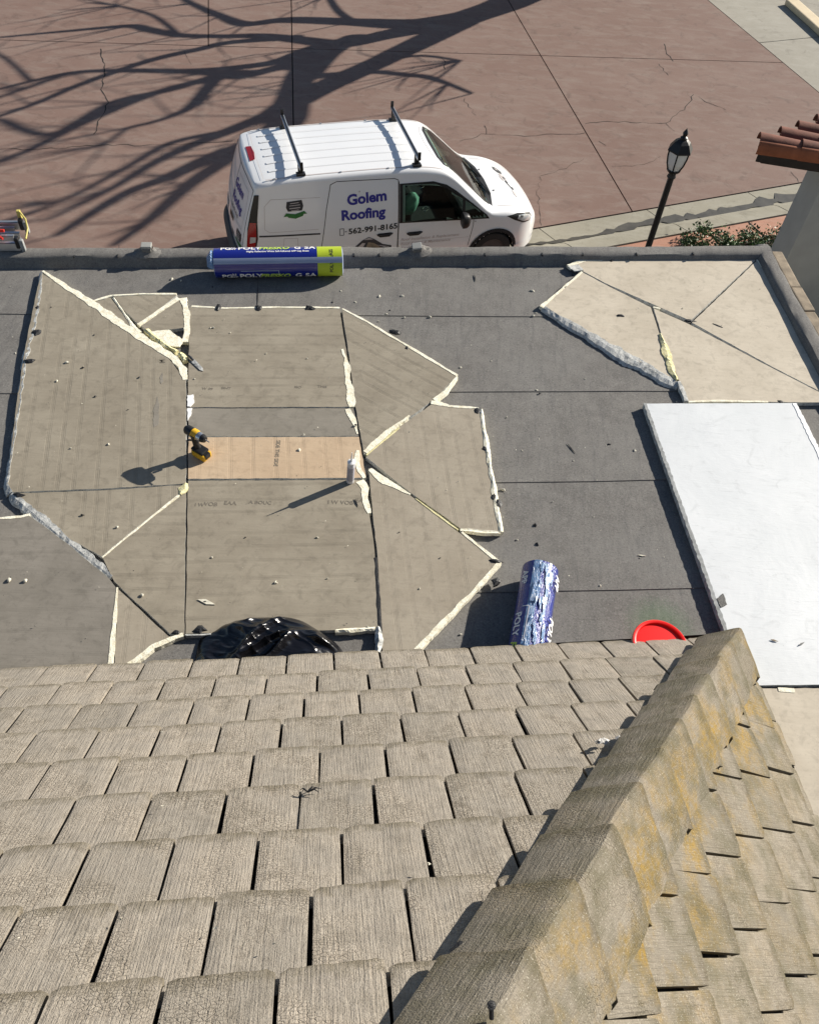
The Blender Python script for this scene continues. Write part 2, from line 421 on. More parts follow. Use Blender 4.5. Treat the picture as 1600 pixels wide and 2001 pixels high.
def under(o, parent):
    """parent keeping the place (parents are unrotated empties or meshes)"""
    o.parent = parent; o.location = Vector(o.location) - Vector(parent.location)

_font = None
def text2d(s, size, bold=0.0, sub=0, space=1.0, shear=0.0):
    """triangles of a line of text: list of (x,y) verts, faces; left aligned"""
    cu = bpy.data.curves.new('lettering', 'FONT'); cu.body = s; cu.size = size; cu.offset = bold; cu.space_character = space; cu.resolution_u = 3; cu.shear = shear
    ob = bpy.data.objects.new('lettering', cu); COL.objects.link(ob)
    dg = bpy.context.evaluated_depsgraph_get()
    me = bpy.data.meshes.new_from_object(ob.evaluated_get(dg))
    bpy.data.objects.remove(ob); bpy.data.curves.remove(cu)
    bm = bmesh.new(); bm.from_mesh(me); bpy.data.meshes.remove(me)
    bmesh.ops.triangulate(bm, faces=bm.faces)
    if sub: bmesh.ops.subdivide_edges(bm, edges=bm.edges, cuts=sub, use_grid_fill=True)
    bmesh.ops.triangulate(bm, faces=bm.faces)
    bm.verts.index_update()
    vs = [(v.co.x, v.co.y) for v in bm.verts]; fs = [tuple(v.index for v in f.verts) for f in bm.faces]
    bm.free(); return vs, fs

def poly2d(poly, step=.08):
    """fill a 2d outline with triangles no longer than step"""
    bm = bmesh.new(); vs = [bm.verts.new((x, y, 0)) for x, y in poly]
    f = bm.faces.new(vs); bmesh.ops.triangulate(bm, faces=[f])
    for _ in range(7):
        lo = [e for e in bm.edges if e.calc_length() > step]
        if not lo: break
        bmesh.ops.subdivide_edges(bm, edges=lo, cuts=1)
        bmesh.ops.triangulate(bm, faces=bm.faces)
    bm.verts.index_update()
    o = [(v.co.x, v.co.y) for v in bm.verts], [tuple(v.index for v in f.verts) for f in bm.faces]
    bm.free(); return o

def rough_line(pts, step=.035, amp=.004, closed=False, seed=0):
    rnd = random.Random(seed); out = []; n = len(pts)
    for i in range(n if closed else n - 1):
        a = Vector(pts[i][:2]); b = Vector(pts[(i + 1) % n][:2]); L = (b - a).length; k = max(1, int(L / step))
        nr = Vector((-(b - a).y, (b - a).x)).normalized() if L > 1e-6 else Vector((0, 0))
        for j in range(k):
            q = a.lerp(b, j / k)
            if j: q = q + nr * rnd.uniform(-amp, amp)
            out.append((q.x, q.y))
    if not closed: out.append(tuple(pts[-1][:2]))
    return out

# ------------------------------------------------------------------ the ground: driveway slabs, apron, gutter, planting bed
def clip(poly, p, nrm):
    """keep the side of the line where (x-p).nrm >= 0"""
    out = []; n = len(poly)
    for i in range(n):
        a, b = Vector(poly[i]), Vector(poly[(i + 1) % n]); da, db = (a - p).dot(nrm), (b - p).dot(nrm)
        if da >= 0: out.append(tuple(a))
        if (da < 0) != (db < 0): out.append(tuple(a + (b - a) * (da / (da - db))))
    return out
def inset(poly, d):
    n = len(poly); a = sum(poly[i][0] * poly[(i + 1) % n][1] - poly[(i + 1) % n][0] * poly[i][1] for i in range(n))
    if a < 0: poly = poly[::-1]
    out = poly
    for i in range(n):
        p, q = Vector(poly[i]), Vector(poly[(i + 1) % n]); t = (q - p)
        if t.length < 1e-6: continue
        t.normalize(); nr = Vector((-t.y, t.x)); out = clip(out, p + nr * d, nr)
    return out
def line(a, b):
    p = Vector(at(*a, 0)[:2]); q = Vector(at(*b, 0)[:2]); t = (q - p).normalized(); return p, t, Vector((-t.y, t.x))

gm = MB(); gm.add([(-300, -300, -.06), (300, -300, -.06), (300, 300, -.06), (-300, 300, -.06)], [(0, 1, 2, 3)])
ground = gm.build('ground', mt_soil, kind='structure')
drive = MB()
D0 = line((1037, 447), (1577, 354))            # near edge of the driveway
J1 = line((0, 77), (1545, 122)); J2 = line((407, 0), (407, 95)); J3 = line((569, 0), (573, 230)); J4 = line((993, 0), (1236, 414)); J5 = line((1384, 0), (1600, 180))
J6 = line((1490, 82), (1600, 71))
big = [(-90, -60), (110, -60), (110, 160), (-90, 160)]
region = clip(big, D0[0], D0[2])
drive.prism(inset(region, .01), -.05, -.03)
driveway = drive.build('driveway', mt_joint, kind='structure')
main = clip(region, J5[0], -J5[2] if (Vector((0, 18)) - J5[0]).dot(J5[2]) < 0 else J5[2])
apron = clip(region, J5[0], J5[2] if (Vector((0, 18)) - J5[0]).dot(J5[2]) < 0 else -J5[2])
def halves(poly, J): return clip(poly, J[0], J[2]), clip(poly, J[0], -J[2])
slabs = []
far, near = halves(main, J1)
for part, cuts in ((far, (J2, J3, J4)), (near, (J3, J4))):
    ps = [part]
    for J in cuts:
        nx = []
        for q in ps: nx += [x for x in halves(q, J) if len(x) > 2]
        ps = nx
    slabs += [(p, mt_drive) for p in ps]
slabs += [(x, mt_apron) for x in halves(apron, J6) if len(x) > 2]
for poly, m in slabs:
    b = MB(); b.prism(inset(poly, .013), -.03, 0.0)
    b.build('concrete_slab', m, driveway)

def ribbon(pts, wid, z, jit=.0, seed=0, step=.12):
    rnd = random.Random(seed); mb = MB(); P = [Vector(p[:2]) for p in pts]; fine = []
    for i in range(len(P) - 1):
        L = (P[i + 1] - P[i]).length; k = max(1, int(L / step)); nr = Vector((-(P[i + 1] - P[i]).y, (P[i + 1] - P[i]).x)).normalized()
        for j in range(k): fine.append(P[i].lerp(P[i + 1], j / k) + nr * rnd.uniform(-jit, jit))
    fine.append(P[-1]); n = len(fine); vs = []
    for i, p in enumerate(fine):
        t = (fine[min(i + 1, n - 1)] - fine[max(i - 1, 0)]).normalized(); nr = Vector((-t.y, t.x))
        w = (wid(i / (n - 1)) if callable(wid) else wid * (.62 if wid < .04 else 1)) * rnd.uniform(.25, 1.25) / 2
        vs += [(*(p + nr * w), z), (*(p - nr * w), z)]
    mb.add(vs, [(2 * i + 1, 2 * i + 3, 2 * i + 2, 2 * i) for i in range(n - 1)]); return mb
cracks = [([(195, 95), (205, 130), (198, 180), (210, 200), (183, 262)], .035), ([(0, 290), (60, 292), (140, 287), (185, 283), (300, 283), (455, 275)], .022),
          ([(900, 277), (940, 262), (1036, 265), (1143, 259)], .02), ([(1143, 240), (1197, 236), (1280, 241), (1302, 240), (1340, 209), (1355, 184)], .022), ([(1302, 240), (1318, 256)], .025),
          ([(1364, 188), (1377, 199), (1418, 214)], .022), ([(1296, 85), (1305, 105), (1315, 119)], .03), ([(1288, 124), (1306, 147)], .03),
          ([(1056, 345), (1050, 380), (1058, 440)], .014), ([(1056, 343), (1094, 332), (1140, 310)], .014), ([(1195, 325), (1260, 322), (1290, 305)], .012),
          ([(1545, 335), (1560, 356)], .02), ([(860, 110), (868, 118), (870, 135)], .025), ([(948, 245), (950, 262)], .025), ([(1172, 275), (1184, 284)], .02), ([(905, 192), (930, 225)], .012), ([(360, 100), (374, 125)], .015)]
for i, (pts, w) in enumerate(cracks):
    ribbon([at(*p, 0) for p in pts], w, .004, .035, i).build('crack', mt_joint, driveway)

# gutter, kerb and salmon strip follow the near edge of the driveway
gp0, gt, gn = D0; gn = -gn                       # gn points to the building
def gpt(s, w): q = gp0 + gt * s + gn * w; return (q.x, q.y)
gut = MB(); gut.prism([gpt(-30, .01), gpt(30, .01), gpt(30, .95), gpt(-30, .95)], -.05, -.035)
gutter = gut.build('gutter', mt_joint, kind='structure')
js = [-30, -8, -4.6]
for a, b in ((1054, 447), (1264, 410), (1463, 377)):
    q = Vector(at(a, b, 0)[:2]); js.append((q - gp0).dot(gt))
js += [js[-1] + 3.2, 30]
for i in range(len(js) - 1):
    b = MB(); s0, s1 = js[i] + .008, js[i + 1] - .008; sk = .10
    prof = [(.02, -.004), (.36, -.028), (.50, -.025), (.60, .03), (.66, .045), (.93, .05), (.94, -.03)]
    vs = []; 
    for s_ in (s0, s1): vs += [(*gpt(s_ + w * .35, w), z) for w, z in prof]
    n = len(prof); b.add(vs, [(j, j + 1, n + j + 1, n + j) for j in range(n - 1)]); b.build('gutter_slab', mt_gut, gutter)
wet = [gpt(s_, .43 + .05 * math.sin(s_ * 2.1)) for s_ in [x * .25 for x in range(-2, 26)]]
wr = ribbon(wet, lambda t: .05 + .30 * min(1, t * 1.3), -.012, .01, 5); wr.build('damp_streak', mt_wet, gutter)
stp = MB(); stp.prism([gpt(-6, .96), gpt(30, .96), gpt(30, 1.45), gpt(-6, 1.45)], -.05, .035)
strip = stp.build('path_edging', mt_salmon, kind='structure')
jx = MB()
for s_ in (4.05, 6.4): jx.box((*gpt(s_, 1.2), .0375), (.025, .48, .005), (Vector((gt.x, gt.y, 0)), Vector((gn.x, gn.y, 0)), Vector((0, 0, 1))))
jx.build('joint', mt_joint, strip)
# pale kerb end in the far corner
kb = MB(); a, b2 = at(1543, 8, 0), at(1640, 95, 0); t = (b2 - a).normalized(); nn = Vector((-t.y, t.x, 0))
kb.box((a + b2) / 2 + Vector((0, 0, .07)), ((b2 - a).length, .35, .14), (t, nn, Vector((0, 0, 1))))
kb.build('kerb', plain('pale_kerb_paint', (.62, .52, .36), .8, .08, 4), kind='structure', bevel=.03)

# ------------------------------------------------------------------ flat-roofed wing
PSI = .155
RE = Vector((math.cos(PSI), math.sin(PSI), 0)); RN = Vector((-math.sin(PSI), math.cos(PSI), 0))
PT = RZ + .10
KC = at(1502, 479, PT)                           # outer corner of the parapet, top
FL = at(0, 483, PT); fdir = (KC - FL).normalized(); FL = KC - fdir * 10.0
rb = at(1600, 656, PT); rdir = (rb - KC).normalized()
fin = Vector((fdir.y, -fdir.x, 0)); rin = Vector((rdir.y, -rdir.x, 0))   # inwards normals
if rin.x > 0: rin = -rin
if fin.y > 0: fin = -fin
wing = thing('flat_roof_wing', 'flat black membrane roof with low curb edge in front of the van', 'building', (KC.x, KC.y, 0))
w = MB()
out = [FL, KC, KC + rdir * 9.5, FL + (rdir * 9.5)]
w.prism([(p.x, p.y) for p in out], -.05, RZ - .012)
o = w.build('wall', mt_stuccob); under(o, wing)
# overlapping membrane sheets
sd = Vector((math.cos(.139), math.sin(.139))); sn = Vector((-sd.y, sd.x))
inner = [(p.x, p.y) for p in (FL + fin * .13, KC + fin * .13 + rin * .13, KC + rin * .13 + rdir * 9.3, FL + rdir * 9.3)]
for k in range(-2, 9):
    hi = 5.498 - .9096 * (k - 1) + .05; lo = 5.498 - .9096 * k - .045
    p = clip(inner, sn * lo, sn); p = clip(p, sn * hi, -sn)
    if len(p) < 3: continue
    b = MB(); b.prism(rough_line(p, .5, .005, True, k), RZ - .008, RZ + .002)
    b.v = [(x, y, z + .0065 * (1 - ((x * sn.x + y * sn.y) - lo) / (hi - lo))) for x, y, z in b.v]
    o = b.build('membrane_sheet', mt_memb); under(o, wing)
# head laps across the sheets and long scuffs
for a, b_ in (((505, 520), (503, 600)), ((233, 508), (233, 480))):
    rb_ = ribbon([at(*a, RZ), at(*b_, RZ)], .012, RZ + .0105, .002, 3); o = rb_.build('lap_seam', mt_seal); under(o, wing)
# parapet curbs: swept, slightly lumpy membrane over a timber curb
def curb(p0, d, nin, L, seed, segs):
    rnd = random.Random(seed); b = MB(); prof = [(.0, -.16), (-.004, -.03), (.006, -.004), (.02, 0), (.07, -.003), (.110, -.008), (.128, -.026), (.140, -.06), (.165, -.0985)]
    n = int(L / .12); vs = []
    for i in range(n + 1):
        q = p0 + d * (L * i / n)
        for j, (x, z) in enumerate(prof):
            am = .006 if 2 <= j <= 7 else .002
            vs.append(q + nin * (x + rnd.uniform(-am, am)) + Vector((0, 0, z + rnd.uniform(-am, am) * .6 + .004 * math.sin(i * .37 + seed))))
    m = len(prof)
    b.add(vs, [(i * m + j, i * m + j + 1, (i + 1) * m + j + 1, (i + 1) * m + j) for i in range(n) for j in range(m - 1)])
    return b
o = curb(FL, fdir, fin, 10.0, 3, 0).build('parapet', mt_memb, smooth=True); under(o, wing)
o = curb(KC - rdir * .02, rdir, rin, 8.5, 9, 0).build('parapet', mt_memb, smooth=True); under(o, wing)
for px, wd in ((148, .03), (232, .02), (690, .05), (740, .03), (945, .03), (1056, .04), (1135, .04), (1240, .03), (1350, .03)):
    q = at(px, 484, PT); s_ = (q - FL).dot(fdir); q = FL + fdir * s_
    b = MB(); b.box(q + fin * .112 + Vector((0, 0, -.012)), (wd * .3, .035, .016), (fdir, fin, Vector((0, 0, 1)))); o = b.build('lap_seam', mt_seal); under(o, wing)
# timber nailer outside the right curb: separate weathered boards
q0 = at(1528, 499, PT); 
for i in range(9):
    L = (.55, .34, .42, .3, 1.2, 1.0, 1.1, 1.2, 1.2)[i]
    s_ = sum((.55, .34, .42, .3, 1.2, 1.0, 1.1, 1.2, 1.2)[:i]) + .06
    b = MB(); c = KC + rdir * (s_ + L / 2 - .01) - rin * (.065 + random.uniform(-.012, .012)) + Vector((0, 0, -.045 + random.uniform(-.015, .01)))
    an = random.uniform(-.05, .05); ax = (rdir * math.cos(an) + rin * math.sin(an), rin * math.cos(an) - rdir * math.sin(an), Vector((0, 0, 1)))
    b.box(c, (L - .015, .105, .07), ax); o = b.build('nailer_board', mt_wood, bevel=.012); under(o, wing)

# ------------------------------------------------------------------ tiled mansard roof in the foreground
YAW, SL, TW, TE = .1548, R(46.0), .2556, .3358
TO = Vector((0, 2.2688, RZ + .20))
e1 = Vector((math.cos(YAW), math.sin(YAW), 0)); n10 = Vector((-math.sin(YAW), math.cos(YAW), 0)); Z = Vector((0, 0, 1))
d1 = n10 * math.cos(SL) - Z * math.sin(SL); nn1 = e1.cross(d1).normalized()
if nn1.z < 0: nn1 = -nn1
hipA = TO + e1 * 1.851 + d1 * -.326; hipB = TO + e1 * -.029 + d1 * -3.009
hdir = (hipA - hipB).normalized()
YW2 = .205; TE2, TW2 = .365, .263
e2 = Vector((-math.sin(YW2), math.cos(YW2), 0)); nn2 = e2.cross(hdir).normalized()
if nn2.z < 0: nn2 = -nn2
d2 = nn2.cross(e2).normalized()
if d2.z > 0: d2 = -d2
C2 = hipA + nn1 * .09 - nn2 * .10
hipn = Vector((hdir.y, -hdir.x, 0)).normalized()  # vertical plane through the hip, pointing right
mans = thing('tiled_mansard_roof', 'steep roof of weathered brown concrete tiles with a mossy hip in the foreground', 'roof', (hipA.x, hipA.y, RZ))

def tile_mesh(name, W, L, seed, mat, tilt=.034, th=.030):
    rnd = random.Random(seed); nx = 12; ys = [0, .003, .010, .022, .045, .09, .16, .26, L]; g = .0060
    x0, x1 = -W / 2 + g, W / 2 - g; vs = []; prof = []
    lean = rnd.uniform(-.006, .006)
    jit = [noise.noise(Vector((i * .55, seed * 3.7, 0))) * .006 + rnd.uniform(-.0022, .0022) for i in range(nx + 1)]
    for i in range(nx + 1):
        u = i / nx; ed = min(u, 1 - u) * (x1 - x0); cr = .008 + .006 * rnd.random()
        prof.append((x0 + (x1 - x0) * u, jit[i] + lean * (u - .5) * 2 + (cr - math.sqrt(max(0, cr * cr - max(0, cr - ed) ** 2))) * .8))
    for y in ys:
        for i, (x, yo) in enumerate(prof):
            fade = max(0, 1 - y / .12)
            drop = {0: .012, .003: .0055, .010: .0018, .022: .0004}.get(y, 0)
            side = .003 if i in (0, nx) else 0
            z = -tilt * y / TE - drop - side + .0025 * noise.noise(Vector((x * 14, y * 5, seed * 9.1))) + .0012 * noise.noise(Vector((x * 45, y * 12, seed * 2.1)))
            vs.append((x, y + yo * fade, z))
    m = nx + 1; ny = len(ys); fs = [(j * m + i, j * m + i + 1, (j + 1) * m + i + 1, (j + 1) * m + i) for j in range(ny - 1) for i in range(nx)]
    # underside rim: front butt and the two sides
    k = len(vs); ring = [i for i in range(m)]
    for i in range(m): vs.append((vs[i][0], vs[i][1] + .004, -th))
    fs += [(k + i, k + i + 1, i + 1, i) for i in range(nx)]
    for c in (0, nx):
        k2 = len(vs)
        for j in range(ny): a = vs[j * m + c]; vs.append((a[0], a[1], a[2] - th + .012))
        for j in range(ny - 1):
            q = (j * m + c, (j + 1) * m + c, k2 + j + 1, k2 + j); fs.append(q if c == 0 else q[::-1])
    me = bpy.data.meshes.new(name); me.from_pydata(vs, [], fs); me.materials.append(mat)
    me.polygons.foreach_set('use_smooth', [True] * len(me.polygons))
    try: me.set_sharp_from_angle(angle=R(50))
    except Exception: pass
    me.update(); return me
def frame(o, x, y, z, loc, base):
    m = Matrix.Identity(4)
    for i in range(3): m[i][0], m[i][1], m[i][2], m[i][3] = x[i], y[i], z[i], loc[i] - base[i]
    o.matrix_basis = m
def cut_mesh(o, world_m, p, nrm):
    """a copy of the tile's mesh cut by the hip plane"""
    me = o.data.copy(); inv = world_m.inverted(); lp = inv @ p; ln = (inv.to_3x3() @ nrm)
    bm = bmesh.new(); bm.from_mesh(me); bmesh.ops.bisect_plane(bm, geom=bm.verts[:] + bm.edges[:] + bm.faces[:], plane_co=lp, plane_no=ln, clear_outer=True)
    n = len(bm.faces); bm.to_mesh(me); bm.free(); o.data = me; return n
base = Vector(mans.location)
tmesh = [tile_mesh('roof_tile', TW, TE + .05, 11 + i, mt_tile) for i in range(9)]
fracs = {0: .03, 1: .31, 2: .65, 3: .11, 4: .36, 5: .71, 6: .05, 7: .27, 8: .60, -1: .70, -2: .42}
rnd = random.Random(21); ntile = 0
def put_tile(me, ex, up, nz, P, hipside, loose=1.0):
    global ntile
    an = rnd.gauss(0, .008 * loose); x = (ex * math.cos(an) + up * math.sin(an)); y = (up * math.cos(an) - ex * math.sin(an))
    tl = rnd.gauss(0, .004); z = (nz + ex * tl).normalized(); P = P + nz * rnd.uniform(-.004, .004) * loose + up * rnd.gauss(0, .006 * loose)
    o = bpy.data.objects.new('roof_tile', me); COL.objects.link(o); o.parent = mans; frame(o, x, y, z, P, base)
    wm = Matrix.Translation(base) @ o.matrix_basis
    side = [(wm @ v.co - hipA).dot(hipn) * hipside for v in me.vertices]
    if max(side) > -.012:
        if min(side) > -.05: bpy.data.objects.remove(o); return
        cut_mesh(o, wm, hipA - hipn * (.012 * hipside), hipn * hipside)
    ntile += 1
for k, fr in fracs.items():
    t = -(8 - k) * TE - .02
    for j in range(-14, 12):
        s_ = (fr + j + .5) * TW
        if s_ < -2.95 or s_ > 2.6: continue
        put_tile(rnd.choice(tmesh), e1, -d1, nn1, TO + e1 * s_ + d1 * t, 1)
# right-hand face
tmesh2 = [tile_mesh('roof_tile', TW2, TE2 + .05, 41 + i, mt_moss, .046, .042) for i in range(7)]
of2 = {0: .36, 1: -.05, 2: -.47, 3: -.84, 4: -1.19, 5: -1.52, 6: -1.90, 7: -2.27, -1: .70}
so2 = {1: -.787, 2: -.868, 3: -.985, 4: -1.348, 5: -1.446, 6: -1.78, 0: -.70, -1: -.61, 7: -1.9}
for k, t in of2.items():
    for j in range(-9, 10):
        s_ = so2[k] + (j + .5) * TW2
        if s_ < -3.1 or s_ > 1.2: continue
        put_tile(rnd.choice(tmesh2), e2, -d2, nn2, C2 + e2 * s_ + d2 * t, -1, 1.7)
# hip caps
wl = nn1.cross(hdir).normalized(); wl = wl if wl.dot(hipn) < 0 else -wl
wr_ = nn2.cross(hdir).normalized(); wr_ = wr_ if wr_.dot(hipn) > 0 else -wr_
wlc = (wl - nn1 * .34).normalized(); wrc = (wr_ - nn2 * .16).normalized()
HY = -hdir; HZ = (nn1 + nn2); HZ = (HZ - HY * HZ.dot(HY)).normalized(); HX = HY.cross(HZ)
def cap_mesh(seed):
    rn = random.Random(seed); L = .37; ys = [0, .006, .02, .05, .12, .2, .29, L]
    pr = [(-1, .205), (-.8, .165), (-.6, .125), (-.4, .08), (-.2, .04), (-.07, .009), (.07, .009), (.2, .04), (.4, .09), (.6, .15), (.8, .21), (1, .265)]
    vs = []; m = len(pr); upn = (nn1 + nn2).normalized()
    rag = [noise.noise(Vector((j * .8, seed * 5.1, 2))) * .022 for j in range(len(ys))]
    for j, y in enumerate(ys):
        for i, (s_, r) in enumerate(pr):
            d = wlc if s_ < 0 else wrc; rr = r
            if i == m - 1: rr += rag[j] * 1.3 + .022 * max(0, 1 - y / .16)
            if i <= 1: rr += rag[j] * .3 + .030 * (1 - y / L) * (1 if i == 0 else .6)
            p = d * rr - upn * (.006 * math.exp(-(r / .02) ** 2))
            drop = (.014, .005, .001, 0, 0, 0, 0, 0)[j]
            h = .022 - .050 * y / .32 - drop + .004 * noise.noise(Vector((i * .7, y * 9, seed * 3.3))) - (.010 if abs(s_) == 1 else 0)
            yo = .010 * noise.noise(Vector((i * .6, seed, 7))) * max(0, 1 - y / .1) - .016 * math.exp(-(r / .05) ** 2) * max(0, 1 - y / .1)
            cw = .009 * noise.noise(Vector((seed * 4.7, y * 8, 1.0))) * math.exp(-(r / .06) ** 2)
            vs.append(p + upn * h - hdir * (y + yo) + (wrc - wlc) * cw)
    fs = [(j * m + i, (j + 1) * m + i, (j + 1) * m + i + 1, j * m + i + 1) for j in range(len(ys) - 1) for i in range(m - 1)]
    k = len(vs)
    for i in range(m): vs.append(vs[i] - upn * .03 - hdir * .004)
    fs += [(i, i + 1, k + i + 1, k + i) for i in range(m - 1)]
    for c, dd in ((0, nn1), (m - 1, nn2)):
        k2 = len(vs)
        for j in range(len(ys)): vs.append(vs[j * m + c] - dd * (.075))
        fs += [((j * m + c, k2 + j, k2 + j + 1, (j + 1) * m + c) if c else ((j + 1) * m + c, k2 + j + 1, k2 + j, j * m + c)) for j in range(len(ys) - 1)]
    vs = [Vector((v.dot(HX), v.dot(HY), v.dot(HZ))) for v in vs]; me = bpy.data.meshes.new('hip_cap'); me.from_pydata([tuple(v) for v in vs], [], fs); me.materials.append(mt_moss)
    bm = bmesh.new(); bm.from_mesh(me); bmesh.ops.recalc_face_normals(bm, faces=bm.faces); bm.to_mesh(me); bm.free()
    me.polygons.foreach_set('use_smooth', [True] * len(me.polygons))
    try: me.set_sharp_from_angle(angle=R(24))
    except Exception: pass
    me.update(); return me
cms = [cap_mesh(60 + i) for i in range(6)]; capr = random.Random(77)
crest = hipA + nn1 * .105
for i in range(13):
    o = bpy.data.objects.new('hip_cap', cms[(i * 5) % 6]); COL.objects.link(o); o.parent = mans
    ja = capr.gauss(0, .012); hx = HX * math.cos(ja) + HY * math.sin(ja); hy = HY * math.cos(ja) - HX * math.sin(ja)
    frame(o, hx, hy, HZ, crest + hdir * (.05 - i * .318 + capr.uniform(-.008, .008)) + HZ * capr.uniform(-.004, .004) + HX * capr.uniform(-.006, .006), base)
# solid body under the tiles
bd = MB(); h_ = .055
A0 = hipA - nn1 * h_; 
def fp(s_, t): return TO + e1 * s_ + d1 * t - nn1 * h_
def fr2(s_, t): return C2 + e2 * s_ + d2 * t - nn2 * h_
hb = lambda u: crest - Vector((0, 0, .16)) - hdir * u
bd.add([fp(-3.2, .0), hb(-.3) - Z * .10, hb(4.2) - Z * .10, fp(-3.2, -4.0)], [(0, 1, 2, 3)])
bd.add([hb(-.3) - Z * .10, fr2(-.5, .62), fr2(-3.4, .62), fr2(-3.4, -2.6), hb(4.2) - Z * .10], [(0, 1, 2, 3, 4)])
o = bd.build('roof_deck', mt_deck); under(o, mans)
fz = MB(); a, b_ = fp(-3.2, .0), hb(-.3); 
fz.add([a, b_, Vector((b_.x, b_.y, RZ + .01)), Vector((a.x, a.y, RZ + .01))], [(0, 3, 2, 1)])
o = fz.build('fascia', mt_beam); under(o, mans)

# ------------------------------------------------------------------ insulation boards on the flat roof
BT = .030                                        # board thickness
BGRP = 'insulation boards laid on the flat roof'
def shrink(poly, d):
    n = len(poly); a = sum(poly[i][0] * poly[(i + 1) % n][1] - poly[(i + 1) % n][0] * poly[i][1] for i in range(n))
    if a < 0: poly = poly[::-1]
    out = []
    for i in range(n):
        p, q, r_ = Vector(poly[i - 1]), Vector(poly[i]), Vector(poly[(i + 1) % n]); t = ((q - p).normalized() + (r_ - q).normalized())
        if t.length < .2: out.append(poly[i]); continue
        t.normalize(); w_ = q + Vector((-t.y, t.x)) * d; out.append((w_.x, w_.y))
    return out
def board(poly_px, mat, label, z=0.0, jitter=.0025, edge=None, name='insulation_board'):
    zt = RZ + .012 + BT + z
    P = [at(x, y, zt) for x, y in poly_px]
    ps = shrink([(p.x, p.y) for p in P], .003)
    c = Vector((sum(p[0] for p in ps) / len(ps), sum(p[1] for p in ps) / len(ps), RZ + .012))
    b = MB(); b.prism(rough_line(ps, .05, jitter, True, len(label) * 7 + int(poly_px[0][0])), RZ + .0095, zt, 0, 1)
    o = b.build(name, [mat, edge or mt_gfoam], origin=c)
    tag(o, label, 'board', BGRP); o['zt'] = zt
    return o
def foam(bd_, pts, mat=None, lift=.0028, amp=.36, name='exposed_foam', step=.016, base=None, seed=None):
    slope = mat is mt_gfoam and base is not None
    """ragged low ridge along (px,py,half width px) points; a part of its board"""
    zt = bd_['zt']; rn = random.Random(seed if seed is not None else int(pts[0][0] * 13 + pts[0][1]))
    C = [(at(x, y, zt), (at(x + w_, y, zt) - at(x, y, zt)).length * (1.2 if slope else (1.08 if mat is None else 1.0))) for x, y, w_ in pts]
    fine = []
    for i in range(len(C) - 1):
        L = (C[i + 1][0] - C[i][0]).length; k = max(1, int(L / step))
        for j in range(k): fine.append((C[i][0].lerp(C[i + 1][0], j / k), C[i][1] + (C[i + 1][1] - C[i][1]) * j / k))
    fine.append(C[-1]); n = len(fine); vs = []; b = MB()
    sd_ = rn.random() * 50
    for i, (p, wd) in enumerate(fine):
        t = (fine[min(i + 1, n - 1)][0] - fine[max(i - 1, 0)][0]).normalized(); nr = Vector((-t.y, t.x, 0))
        fa = 1 + amp * 1.6 * noise.noise(Vector((i * .17, sd_, 0))); fb = 1 + amp * 1.6 * noise.noise(Vector((i * .17, sd_, 9)))
        fa += rn.uniform(-amp, amp) * .25; fb += rn.uniform(-amp, amp) * .25
        z1 = zt + lift * (.9 + .5 * noise.noise(Vector((i * .3, sd_, 4))))
        zb = zt - BT if base is None else base
        if slope:
            j_ = lambda k: .006 * noise.noise(Vector((i * .45, sd_, 11 + k)))
            vs += [p + nr * wd * fa + Vector((0, 0, zb - zt)), Vector((*(p + nr * wd * fa * .95).xy, zt + .003)), Vector((*(p + nr * wd * .1).xy, zt - .001 + j_(0))), Vector((*(p - nr * wd * fb * .75).xy, zt - .012 + j_(1))), Vector((*(p - nr * wd * fb * 1.1).xy, zb))]
            continue
        vs += [p + nr * wd * fa + Vector((0, 0, zb - zt)), Vector((*(p + nr * wd * fa * .93).xy, zt + .0025)), Vector((*(p + nr * wd * rn.uniform(-.3, .3)).xy, z1)), Vector((*(p - nr * wd * fb * .93).xy, zt + .0025)), p - nr * wd * fb + Vector((0, 0, zb - zt))]
    fs = [(i * 5 + j, i * 5 + j + 1, (i + 1) * 5 + j + 1, (i + 1) * 5 + j) for i in range(n - 1) for j in range(4)]
    fs += [tuple(range(5)), tuple((n - 1) * 5 + j for j in range(5))[::-1]]
    b.add(vs, fs); me = b.build(name, mat or mt_foam, origin=bd_.location)
    bm = bmesh.new(); bm.from_mesh(me.data); bmesh.ops.recalc_face_normals(bm, faces=bm.faces); bm.to_mesh(me.data); bm.free()
    under(me, bd_); return me
def patch(bd_, px, mat, lift=.004, name='torn_facer'):
    zt = bd_['zt']; P = [at(x, y, zt) for x, y in px]; b = MB(); b.prism(rough_line([(p.x, p.y) for p in P], .02, .004, True, int(px[0][0])), zt - .004, zt + lift)
    o = b.build(name, mat, origin=bd_.location); under(o, bd_); return o
def stamp(bd_, px, py, s, size, ang, mat=None, name='stamp'):
    zt = bd_['zt']; vs, fs = text2d(s, size, .0006); p = at(px, py, zt); ca, sa = math.cos(ang), math.sin(ang)
    b = MB(); b.add([(p.x + x * ca - y * sa, p.y + x * sa + y * ca, zt + .0012) for x, y in vs], fs)
    o = b.build(name, mat or mt_stamp, origin=bd_.location); under(o, bd_); return o

